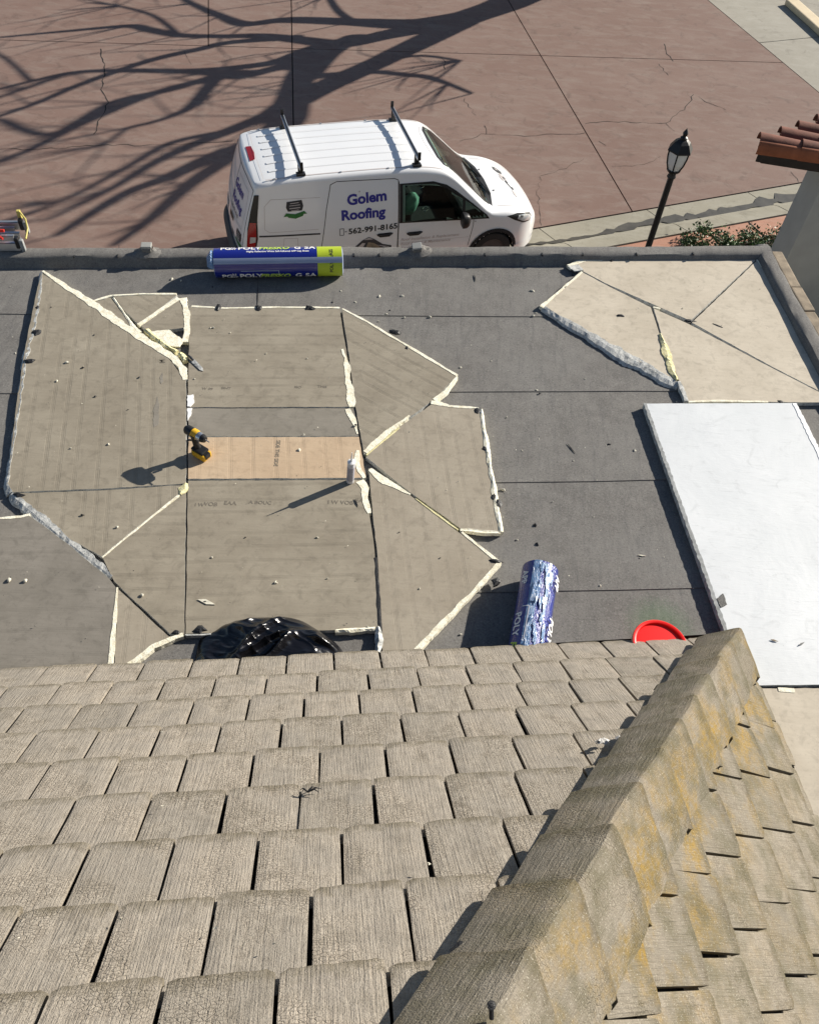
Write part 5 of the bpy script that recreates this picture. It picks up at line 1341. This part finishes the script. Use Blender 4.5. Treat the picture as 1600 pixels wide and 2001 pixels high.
# roof ribs, gutter strips, roof bars
for y in (-.50, -.30, -.10, .10, .30, .50):
    b = MB(); vs = []; n = 30
    for i in range(n + 1):
        x = .50 + 2.28 * i / n; h = .007 * min(1, i / 2, (n - i) / 2); vs += [ptop(x, y - .022, .0005), ptop(x, y - .012, h), ptop(x, y + .012, h), ptop(x, y + .022, .0005)]
    b.add(vs, [(i * 4 + j, (i + 1) * 4 + j, (i + 1) * 4 + j + 1, i * 4 + j + 1) for i in range(n) for j in range(3)]); b.build('roof_rib', mt_white, VAN, True)
for s_ in (-1, 1):
    b = MB(); vs = []; n = 40
    for i in range(n + 1):
        x = .42 + 2.62 * i / n; y = s_ * (VW(x, VT(x) - .1) - .085); vs += [ptop(x, y - .010, .0035), ptop(x, y + .010, .0035)]
    b.add(vs, [(2 * i, 2 * i + 2, 2 * i + 3, 2 * i + 1) for i in range(n)]); b.build('roof_channel', mt_gryl, VAN)
    for x in (.55, 1.5, 2.2): b = MB(); b.box(Vector(ptop(x, s_ * (VW(x, 1.7) - .085), .006)), (.03, .02, .012)); b.build('channel_clip', mt_alu, VAN)
vline('roof_seam', [(3.02, -.52), (2.96, -.30), (2.94, 0), (2.96, .30), (3.02, .52)], ptop, mt_gryl, .006)
vline('roof_seam', [(.40, -.66), (.38, 0), (.40, .66)], ptop, mt_gryl, .006)
for x in (.93, 2.64):
    rk = MB(); zb = 1.935; rk.box((x, 0, zb), (.055, 1.56, .035)); rko = rk.build('roof_bar', mt_alu, VAN, bevel=.008)
    rk = MB(); rk.box((x, 0, zb + .019), (.022, 1.54, .008)); rk.build('bar_strip', mt_bplas, rko)
    for s_ in (-1, 1):
        b = MB(); y = s_ * .66; zt_ = ztop(x, y); b.box((x, y, (zt_ + zb) / 2), (.07, .05, zb - zt_ + .01)); b.box((x, y + s_ * .02, zt_ + .015), (.13, .09, .03)); b.build('bar_foot', mt_bplas, rko, bevel=.008)
        b = MB(); b.box((x, s_ * .775, zb + .04), (.045, .018, .12)); b.build('end_stop', mt_bplas, rko, bevel=.004)
# wheels
for wx in (.87, 3.93):
    for s_ in (-1, 1):
        ax_ = (Vector((1, 0, 0)), Vector((0, 0, 1)), Vector((0, s_, 0)))
        b = MB(); b.lathe((wx, s_ * .70, .33), [(.20, 0), (.31, .0), (.33, .03), (.33, .17), (.315, .20), (.22, .205), (.20, .17)], 32, ax_); wo_ = b.build('wheel', mt_tyre, VAN, True)
        b = MB(); b.lathe((wx, s_ * .70, .33), [(.0, .16), (.05, .17), (.06, .15), (.19, .165), (.21, .19), (.22, .20)], 32, ax_); b.build('rim', mt_dgrey, wo_, True)
        b = MB(); n = 20; vs = []
        for i in range(n + 1):
            q = math.pi * (-.02 + 1.04 * i / n); vs += [(wx + .385 * math.cos(q), s_ * .55, .33 + .385 * math.sin(q)), (wx + .385 * math.cos(q), s_ * .885, .33 + .385 * math.sin(q)), (wx + .365 * math.cos(q), s_ * (yside(wx + .365 * math.cos(q), min(.75, .33 + .365 * math.sin(q))) + .012), .33 + .365 * math.sin(q)), (wx + .425 * math.cos(q), s_ * (yside(wx + .425 * math.cos(q), min(.8, max(.25, .33 + .425 * math.sin(q)))) + .012), .33 + .425 * math.sin(q))]
        b.add(vs, [(i * 4 + j, (i + 1) * 4 + j, (i + 1) * 4 + j + 1, i * 4 + j + 1) for i in range(n) for j in (0, 1, 2)]); b.build('wheel_arch', [mt_seat], VAN)
b = MB(); b.box((2.4, 0, .27), (4.3, 1.3, .06)); b.build('underbody', mt_seat, VAN)
# lettering on the side
vtext('Golem', .205, 1.56, 1.375, pside, mt_blue, bold=.008, space=1.0, rot=.035, sx=1.06)
vtext('Roofing', .205, 1.46, 1.16, pside, mt_blue, bold=.008, space=1.0, rot=.0, sx=1.05)
vtext('562-991-8165', .125, 1.565, .93, pside, mt_blk, bold=.0036, space=1.0, rot=.02, sx=1.08)
vline('phone_emblem', [(1.435, .92), (1.495, .922), (1.495, 1.03), (1.435, 1.028)], pside, mt_blk, .008, .0045, closed=True); vline('phone_emblem', [(1.51, .975), (1.54, .976)], pside, mt_blk, .012, .0045)
vtext('Roof Installation & Replacement', .066, 2.385, .715, pside, mt_gryl, bold=.0008, rot=-.015, shear=.25, sx=1.1)
vtext('Roof Repair & Maintenance', .066, 2.385, .640, pside, mt_gryl, bold=.0008, rot=-.015, shear=.25, sx=1.1)
vtext('Roof Inspection', .066, 2.385, .565, pside, mt_gryl, bold=.0008, rot=-.015, shear=.25, sx=1.1)
# house roof picture low on the sliding door
vpanel('roof_print', [(1.47, .60), (1.60, .64), (1.78, .80), (1.88, .845), (1.97, .80), (2.10, .70), (2.24, .66), (2.24, .58), (1.47, .55)], pside, mt_dgrey, off=.005)
for q_, mt_ in (([(1.62, .60), (1.78, .755), (1.83, .745), (1.74, .60)], mt_gryl), ([(1.82, .62), (1.87, .76), (1.97, .73), (2.08, .64), (1.95, .61)], mt_wood), ([(1.80, .805), (1.88, .838), (1.95, .80), (1.88, .80)], mt_gryl), ([(1.50, .57), (1.70, .60), (2.20, .60), (2.20, .575)], mt_blk), ([(2.0, .70), (2.12, .655), (2.22, .645), (2.1, .67)], mt_whtl)):
    vpanel('roof_print', q_, pside, mt_, off=.008)
# shield badge with green ribbon, on the side and on the rear door
def badge(fn, cx, cz, s_, flip=1):
    cz -= .02; s_ *= .78
    f2 = lambda q: [(cx + flip * x * s_, cz + z * s_) for x, z in q]
    a = vpanel('badge', f2([(-.13, -.02), (.13, -.02), (.16, .06), (.14, .17), (-.14, .155), (-.16, .05)]), fn, mt_blk, off=.005)
    vpanel('badge_face', f2([(-.11, .02), (.11, .02), (.12, .08), (.12, .105), (-.12, .095), (-.125, .05)]), fn, mt_dgrey, a, off=.008)
    vpanel('ribbon', f2([(-.22, -.11), (-.17, -.045), (0, -.075), (.17, -.03), (.22, -.085), (.16, -.085), (.14, -.12), (0, -.16), (-.13, -.13), (-.15, -.105)]), fn, mt_green, a, off=.008)
    for dz, w_, sz in ((.125, .16, .035), (.085, .20, .032), (.035, .20, .045), (-.005, .14, .03)):
        vline('badge_line', f2([(-w_ / 2, dz), (w_ / 2, dz + .006)]), fn, mt_gryl, sz * .35 * s_, .0115, parent=a)
badge(pside, .79, 1.40, 1.0)
badge(prear, -.60, .86, .95, -1)
# rear door print, seams, handle and plate
vtext('Golem', .17, -.02, 1.385, prear, mt_blue, bold=.005, flip=True, off=.006)
vtext('Roofing', .17, -.02, 1.19, prear, mt_blue, bold=.005, flip=True, off=.006)
vtext('562-991-8165', .075, -.05, 1.07, prear, mt_blk, bold=.001, flip=True, off=.006, sx=.95)
vline('rear_door', [(0, .66), (0, 1.70)], prear, mt_joint, .012); vline('rear_door', [(-.79, .66), (-.79, 1.05), (-.74, 1.66), (-.4, 1.70), (.4, 1.70), (.74, 1.66), (.79, 1.05), (.79, .66)], prear, mt_joint, .010)
vline('door_recess', [(-.10, 1.02), (-.66, 1.02), (-.68, 1.3), (-.62, 1.58), (-.12, 1.60)], prear, mt_gryl, .006, closed=True)
vpanel('rear_handle', [(-.28, .93), (-.02, .93), (-.02, .99), (-.26, .995)], prear, mt_bplas, off=.012)
vpanel('number_plate', [(.24, .80), (.56, .80), (.56, .95), (.24, .95)], prear, mt_gryl, off=.008)
vpanel('rear_handle', [(-.30, .70), (-.16, .70), (-.16, .76), (-.30, .76)], prear, mt_bplas, off=.012)

# ------------------------------------------------------------------ street lamp
lp = Vector((3.10, 10.66, 0))
lamp = thing('street_lamp', 'black post lamp with frosted glass lantern standing beyond the parapet', 'street lamp', lp)
b = MB(); b.lathe((0, 0, 0), [(.0, .0), (.13, 0), (.13, .05), (.09, .10), (.06, .35), (.052, .40), (.047, .45), (.043, 2.60)], 20); b.build('post', mt_bplas, lamp, True)
b = MB(); b.lathe((0, 0, 2.58), [(.05, 0), (.062, .02), (.05, .05), (.05, .08), (.085, .10), (.095, .115), (.095, .125), (0, .125)], 20); b.build('collar', mt_bplas, lamp, True)
hz = [(2.705, .085), (2.80, .126), (2.90, .146), (2.97, .150)]
def hexr(r_, z, k, tw=.2): return (r_ * math.cos(k * math.pi / 3 + tw), r_ * math.sin(k * math.pi / 3 + tw), z)
for k in range(6):
    b = MB(); vs = [hexr(r_ - .006, z, k) for z, r_ in hz] + [hexr(r_ - .006, z, k + 1) for z, r_ in hz]; n = len(hz)
    b.add(vs, [(j, n + j, n + j + 1, j + 1) for j in range(n - 1)]); b.build('glass_pane', mt_lglass, lamp)
    b = MB(); b.tube([hexr(r_, z, k) for z, r_ in hz], .010, 6); b.build('rib', mt_bplas, lamp, True)
b = MB(); vs = []
for z, r_ in ((2.965, .152), (2.97, .172), (2.985, .172), (3.03, .142), (3.075, .112), (3.105, .075), (3.12, .05)): vs += [hexr(r_, z, k) for k in range(6)]
b.add(vs, [(i * 6 + j, i * 6 + (j + 1) % 6, (i + 1) * 6 + (j + 1) % 6, (i + 1) * 6 + j) for i in range(6) for j in range(6)] + [tuple(36 + j for j in range(6)), tuple(range(6))[::-1]]); b.build('lantern_roof', mt_bplas, lamp)
b = MB(); b.lathe((0, 0, 3.11), [(.045, 0), (.05, .03), (.025, .05), (.03, .065), (.036, .09), (.02, .12), (0, .155)], 14); b.build('finial', mt_bplas, lamp, True)

# ------------------------------------------------------------------ ladder lying on the parapet at the left
lq = at(62, 478, PT); s_ = (lq - FL).dot(fdir); lc = FL + fdir * s_
lad = thing('ladder', 'aluminium extension ladder with yellow and black foot and red bracket at the left edge', 'ladder', (lc.x, lc.y, PT))
def LL(x, y, z): return fdir * -x + fin * -y + Z * z    # x along to the left, y outwards
AXL = (-fdir, -fin, Z)
for i, (y, z, h_) in enumerate(((-.055, .040, .070), (.02, .060, .065), (.085, .045, .065), (.15, .055, .065), (.20, .075, .065))):
    b = MB(); x0 = (.07, .12, .09, .14, .07)[i]
    b.box(LL(x0 + 1.6, y, z), (3.2, .012, h_), AXL)
    b.box(LL(x0 + 1.6, y + .014, z + h_ / 2 - .003), (3.2, .034, .006), AXL); b.box(LL(x0 + 1.6, y + .014, z - h_ / 2 + .003), (3.2, .034, .006), AXL); b.build('rail', mt_alu, lad)
for k in range(9):
    b = MB(); b.tube([LL(.30 + .31 * k, -.05, .04), LL(.30 + .31 * k, .20, .05)], .016, 8); b.build('rung', mt_alu, lad, True)
b = MB(); b.box(LL(.29, .10, .125), (.035, .012, .14), AXL); b.tube([LL(.34, .14, .11), LL(.25, .02, .11), LL(.19, -.03, .10)], .012, 6); b.tube([LL(.19, .06, .12), LL(.26, .06, .12)], .014, 6); b.build('bracket', mt_redp, lad, bevel=.003)
for y in (-.045, .17):
    b = MB(); b.box(LL(.045, y, .05 if y < 0 else .08), (.035, .04, .11), AXL); ft = b.build('foot', mt_gedge, lad, bevel=.012)
    b = MB(); b.box(LL(.078, y + .005, .075 if y < 0 else .11), (.035, .05, .10), AXL); b.build('rubber_pad', mt_bplas, ft, bevel=.012)
b = MB(); b.box(LL(.085, .22, .17), (.03, .03, .08), AXL); b.tube([LL(.07, .21, .20), LL(.03, .17, .16), LL(.02, .12, .10), LL(.03, .03, .06)], .009, 6); b.build('swivel_arm', mt_lyel, lad, bevel=.006)

# ------------------------------------------------------------------ stucco pillar with a clay tile cap
pc = Vector((3.94, 8.2, 0)); PSp = .06
pe = Vector((math.cos(PSp), math.sin(PSp), 0)); pn = Vector((-math.sin(PSp), math.cos(PSp), 0))
pil = thing('stucco_pillar', 'shaded white stucco pillar capped with red clay barrel tiles at the right edge', 'pillar', pc)
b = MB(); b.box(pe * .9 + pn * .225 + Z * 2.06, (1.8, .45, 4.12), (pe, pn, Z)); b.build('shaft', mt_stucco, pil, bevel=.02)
cz0 = 4.17; te = Vector((math.cos(-.13), math.sin(-.13), 0)); tn = Vector((-te.y, te.x, 0)); t0 = at(1487, 262, cz0 + .16); t0 = Vector((t0.x, t0.y, 0)) - pc
NR = 6; sg_ = .205
def cp(x, y, z): return t0 + te * x + tn * y + Z * z
b = MB(); pl_ = [cp(.03, -.10, 0), cp(2.4, -.10, 0), cp(2.4, .2 * NR, 0), cp(.03 + sg_ * NR, .2 * NR, 0)]; b.prism([(v.x, v.y) for v in pl_], cz0 - .01, cz0 + .045); b.build('soffit_board', mt_beam, pil)
b = MB(); b.box(cp(1.25, .06, cz0 - .07), (2.3, .13, .12), (te, tn, Z)); b.build('beam', mt_beam, pil, bevel=.01)
b = MB(); b.box(cp(1.5, .40, cz0 - .07), (1.9, .12, .12), (te, tn, Z)); b.build('beam', mt_beam, pil, bevel=.01)
b = MB(); b.box(cp(1.22, -.112, cz0 - .02), (2.4, .022, .09), (te, tn, Z)); b.build('rake_board', mt_beam, pil, bevel=.008)
rt = random.Random(3)
def barrel(x0, y, zz, L_, R0, sl_, mt_, nm):
    vs = []; n = 11
    for dx, rr, dz in ((0, R0, 0.0), (L_, R0 * .88, sl_)):
        for rad in (rr, rr - .016):
            for j in range(n):
                q = math.pi * j / (n - 1); vs.append(cp(x0 + dx, y + rad * math.cos(q), zz + dz + rad * .95 * math.sin(q)))
    f = [(j, j + 1, 2 * n + j + 1, 2 * n + j) for j in range(n - 1)] + [(n + j + 1, n + j, 3 * n + j, 3 * n + j + 1) for j in range(n - 1)] + [(j + 1, j, n + j, n + j + 1) for j in range(n - 1)] + [(2 * n + j, 2 * n + j + 1, 3 * n + j + 1, 3 * n + j) for j in range(n - 1)] + [(0, 2 * n, 3 * n, n), (n - 1, 2 * n - 1, 4 * n - 1, 3 * n - 1)]
    b = MB(); b.add(vs, f); o = b.build(nm, mt_, pil, True); return o
for r_ in range(NR):
    for k in range(5):
        barrel(sg_ * r_ + .42 * k + rt.uniform(-.012, .012), .2 * r_ - .005, cz0 + .075 + .0 * k - .004 * k, .48, .108 + rt.uniform(-.004, .004), -.012, mt_terra, 'clay_tile')
    b = MB(); b.box(cp(1.2 + sg_ * r_ * .5, .2 * r_ + .10, cz0 + .055), (2.3 - sg_ * r_, .09, .02), (te, tn, Z)); b.build('pan_tile', mt_terra, pil)
# the rake course laid on its side along the near edge
for k in range(5):
    b = MB(); x0 = .42 * k - .01; n = 8; vs = []
    for dx, rr in ((0, .085), (.46, .076)):
        for j in range(n):
            q = -.5 + 2.2 * j / (n - 1); vs.append(cp(x0 + dx, -.085 - rr * math.cos(q) * .55, cz0 + .055 + rr * math.sin(q)))
    b.add(vs, [(j, n + j, n + j + 1, j + 1) for j in range(n - 1)]); b.build('rake_tile', mt_terrb, pil, True)

# ------------------------------------------------------------------ planting
def shrub(name, label, c, rx, ry, h_, n, seed, leaf=.035, dark=0, cat='shrub'):
    rn = random.Random(seed); t = thing(name, label, cat, c)
    b = MB()
    for k in range(14):
        a = rn.uniform(0, 6.28); q = Vector((rx * .8 * math.cos(a) * rn.random(), ry * .8 * math.sin(a) * rn.random(), h_ * rn.uniform(.5, .9)))
        b.tube([(q.x * .15, q.y * .15, 0), (q.x * .6, q.y * .6, q.z * .55), q], [.009, .006, .003], 5)
    b.build('stem', mt_bark, t)
    b = MB()
    cl = [(rn.uniform(-1, 1), rn.uniform(-1, 1), rn.uniform(.1, 1)) for _ in range(40)]
    for k in range(n):
        cx, cy, cz = rn.choice(cl); r_ = math.hypot(cx, cy)
        if r_ > 1: cx, cy = cx / r_, cy / r_
        p = Vector((cx * rx + rn.gauss(0, .07), cy * ry + rn.gauss(0, .07), h_ * cz * (1 - .45 * min(1, r_) ** 2) + rn.gauss(0, .05)))
        if p.z < .01: p.z = .02
        d = Vector((rn.gauss(0, 1), rn.gauss(0, 1), rn.gauss(.5, .6))).normalized(); s2 = d.cross(Vector((rn.gauss(0, 1), rn.gauss(0, 1), 1))).normalized(); L_ = leaf * rn.uniform(.7, 1.4); up = d.cross(s2)
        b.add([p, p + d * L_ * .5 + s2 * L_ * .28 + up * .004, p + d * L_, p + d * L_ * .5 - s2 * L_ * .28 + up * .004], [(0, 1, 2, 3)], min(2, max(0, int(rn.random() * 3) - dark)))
    b.build('foliage', mt_leaf, t); return t
s1 = at(1420, 470, .2); shrub('shrub', 'low leafy green shrub in the bed right of the lamp post', (s1.x, s1.y, 0), .75, .38, .42, 2600, 1, .055)
s2_ = at(1532, 462, .2); shrub('shrub', 'sparse low shrub beside the stucco pillar', (s2_.x, s2_.y, 0), .32, .25, .40, 700, 2, .05)
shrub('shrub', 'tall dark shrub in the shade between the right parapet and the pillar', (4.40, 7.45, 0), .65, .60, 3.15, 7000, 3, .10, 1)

# ------------------------------------------------------------------ bare tree standing out of the picture to the upper right; its branches shade the driveway
TB = Vector((8.6, 27.2, 0)); SH = Vector((SUND.x, SUND.y, 0)).normalized(); TE_ = math.tan(SUN_EL); SP = Vector((-SH.y, SH.x, 0))
tree = thing('bare_tree', 'large leafless tree beyond the driveway whose branches shade the concrete', 'tree', TB)
def lift(px, py, dep=0.0):
    g = at(px, py, 0); s_ = (TB - g).dot(SH); k_ = 1 - .48 * min(1, max(0, s_ - 3) / 9); return g + (SH * s_ + Z * (s_ * TE_)) * k_ + SUND * dep - TB
limbs = [
 [(1075, -45, 52, 0), (1000, 2, 44, 0), (906, 36, 42, 0), (870, 58, 32, .2), (750, 116, 28, .5), (640, 166, 30, .8), (562, 206, 30, 1.0), (520, 226, 20, 1.1), (440, 258, 18, 1.2), (370, 285, 15, 1.3), (300, 318, 12, 1.4), (210, 372, 9, 1.6), (90, 430, 6, 1.8)],
 [(930, 28, 40, 0), (810, 45, 30, -.3), (690, 42, 20, -.6), (560, 38, 18, -.8), (480, 46, 15, -1), (430, 30, 10, -1.2), (375, 6, 7, -1.4), (330, -20, 5, -1.5)],
 [(870, 46, 34, 0), (760, 66, 30, -.4), (690, 82, 26, -.6), (620, 92, 22, -.8), (540, 120, 17, -1), (440, 133, 13, -1.2), (350, 138, 13, -1.4), (262, 137, 12, -1.6), (150, 140, 9, -1.8), (60, 158, 7, -2), (-60, 188, 5, -2.2)],
 [(640, 84, 20, -.7), (520, 70, 15, -1), (430, 70, 11, -1.2), (350, 68, 11, -1.4), (290, 57, 12, -1.5), (250, 50, 11, -1.6), (130, 60, 8, -1.8), (-20, 74, 5, -2)],
 [(580, 72, 16, -.8), (450, 82, 13, -1), (390, 95, 13, -1.1), (290, 118, 12, -1.3), (160, 163, 10, -1.5), (60, 205, 8, -1.7), (-60, 245, 6, -1.9)],
 [(640, 100, 20, -.5), (560, 125, 15, -.3), (500, 140, 14, 0), (435, 142, 14, .2), (410, 166, 13, .4), (375, 206, 12, .6), (335, 226, 9, .8), (290, 240, 8, .9), (232, 253, 6, 1)],
 [(630, 150, 18, .6), (560, 132, 12, .9), (470, 150, 12, 1.1), (400, 142, 12, 1.3), (270, 137, 11, 1.5), (144, 142, 9, 1.7), (50, 172, 8, 1.9), (-50, 205, 6, 2.1)],
 [(430, 145, 14, .4), (330, 175, 13, .8), (220, 200, 12, 1.1), (100, 262, 11, 1.4), (0, 232, 10, 1.6)],
 [(420, 150, 13, .6), (300, 182, 14, .9), (160, 240, 13, 1.2), (40, 300, 10, 1.5), (-60, 330, 8, 1.7)],
 [(562, 206, 34, 1), (556, 240, 32, 1), (520, 270, 28, .8), (430, 300, 22, .6), (330, 345, 18, .4), (240, 380, 14, .2), (110, 460, 9, 0)],
 [(556, 235, 20, 1), (460, 300, 18, .8), (370, 360, 16, .7), (290, 430, 12, .5), (220, 480, 8, .3)],
 [(430, 258, 12, 1.2), (330, 280, 10, 1.3), (240, 330, 9, 1.4), (120, 392, 7, 1.6), (-20, 440, 5, 1.8)],
 [(600, 150, 18, .4), (720, 140, 10, .1), (800, 146, 9, -.1), (835, 150, 9, -.2), (875, 163, 6, -.4), (922, 182, 4, -.5)],
 [(620, 105, 26, -.2), (590, 140, 24, .2), (575, 180, 26, .6), (560, 215, 30, 1)],
 [(700, 70, 24, .2), (640, 100, 26, .2), (600, 150, 20, .5)],
 [(294, 240, 8, .9), (250, 250, 6, 1), (205, 282, 5, 1.2)],
 [(350, 68, 6, -1.4), (300, 30, 5, -1.6), (230, 10, 4, -1.8)], [(690, 42, 9, -.6), (660, 20, 7, -.7), (640, -10, 6, -.8)], [(60, 158, 6, -2), (20, 120, 5, -2.2), (-20, 95, 4, -2.3)],
 [(740, 120, 8, .4), (820, 108, 6, .2), (900, 118, 4, .1)]]
tk = lift(1075, -45); tb = MB()
tb.tube([(0, 0, -.1), (0, 0, .15), tk * .2 + Vector((.1, 0, 0)), tk * .55 + Vector((.1, -.05, .1)), tk], [.52, .36, .33, .30, .27], 14); tb.build('trunk', mt_bark, tree, True)
for L_ in limbs:
    pts = []; rs = []
    P_ = [lift(x, y, d) for x, y, w_, d in L_]; W_ = [w_ for _, _, w_, _ in L_]
    for i in range(len(P_) - 1):
        a = P_[max(i - 1, 0)]; b_ = P_[i]; c = P_[i + 1]; d = P_[min(i + 2, len(P_) - 1)]
        for k in range(5):
            u = k / 5; pts.append(.5 * ((2 * b_) + (c - a) * u + (2 * a - 5 * b_ + 4 * c - d) * u * u + (3 * b_ - a - 3 * c + d) * u ** 3))
            gpx = at(L_[i][0], L_[i][1], 0); sc = ((gpx - CAM).dot(FWD)) / FPX; rs.append((W_[i] + (W_[i + 1] - W_[i]) * u) * sc * .66)
    pts.append(P_[-1]); rs.append(rs[-1] * .8)
    b = MB(); b.tube(pts, rs, 8); b.build('limb', mt_bark, tree, True)
rn = random.Random(8); b = MB()
for _ in range(190):
    L_ = rn.choice(limbs); i = rn.randrange(2, len(L_)) if len(L_) > 2 else 1; x, y, w_, d = L_[i]; p = lift(x, y, d); q = p + Vector((rn.gauss(-.5, .7), rn.gauss(-.3, .7), rn.gauss(.5, .5))); r_ = (p + q) / 2 + Vector((rn.gauss(0, .12), rn.gauss(0, .12), .1))
    b.tube([p, r_, q], [.022, .014, .005], 5)
b.build('twigs', mt_bark, tree)

# nail left in the lowest hip cap, bits caught between the tiles
p = on_tiles(960, 1973, .118); b = MB(); b.tube([p - nn1 * .02, p + nn1 * .008], .005, 8); b.lathe(p + nn1 * .008, [(.0, .003), (.009, .002), (.009, 0)], 10); o = b.build('nail', mt_seal, origin=p); tag(o, 'black nail head standing on the lowest hip cap', 'nail')
BITS = [(318, 1578, 'left'), (236, 1800, 'lower left'), (421, 1815, 'lower middle'), (556, 1420, 'upper middle'), (316, 1433, 'upper left'), (34, 1838, 'far left'), (838, 1692, 'lower right'), (538, 1848, 'bottom')]
for i, (x, y, w_) in enumerate(BITS):
    p = on_tiles(x, y, .004); rn = random.Random(i + 50); b = MB()
    b.add([p + (e1 * rn.uniform(-1, 1) + d1 * rn.uniform(-1, 1)) * .007 + nn1 * rn.uniform(0, .008) for _ in range(6)], [(0, 1, 2), (2, 3, 4), (0, 3, 5), (1, 4, 5), (0, 2, 4), (1, 3, 5)])
    o = b.build('dry_flake', mt_crumb, origin=p); tag(o, 'tiny pale flake caught in a tile gap, ' + w_ + ' of the tiled slope', 'flake', 'pale flakes between the roof tiles')
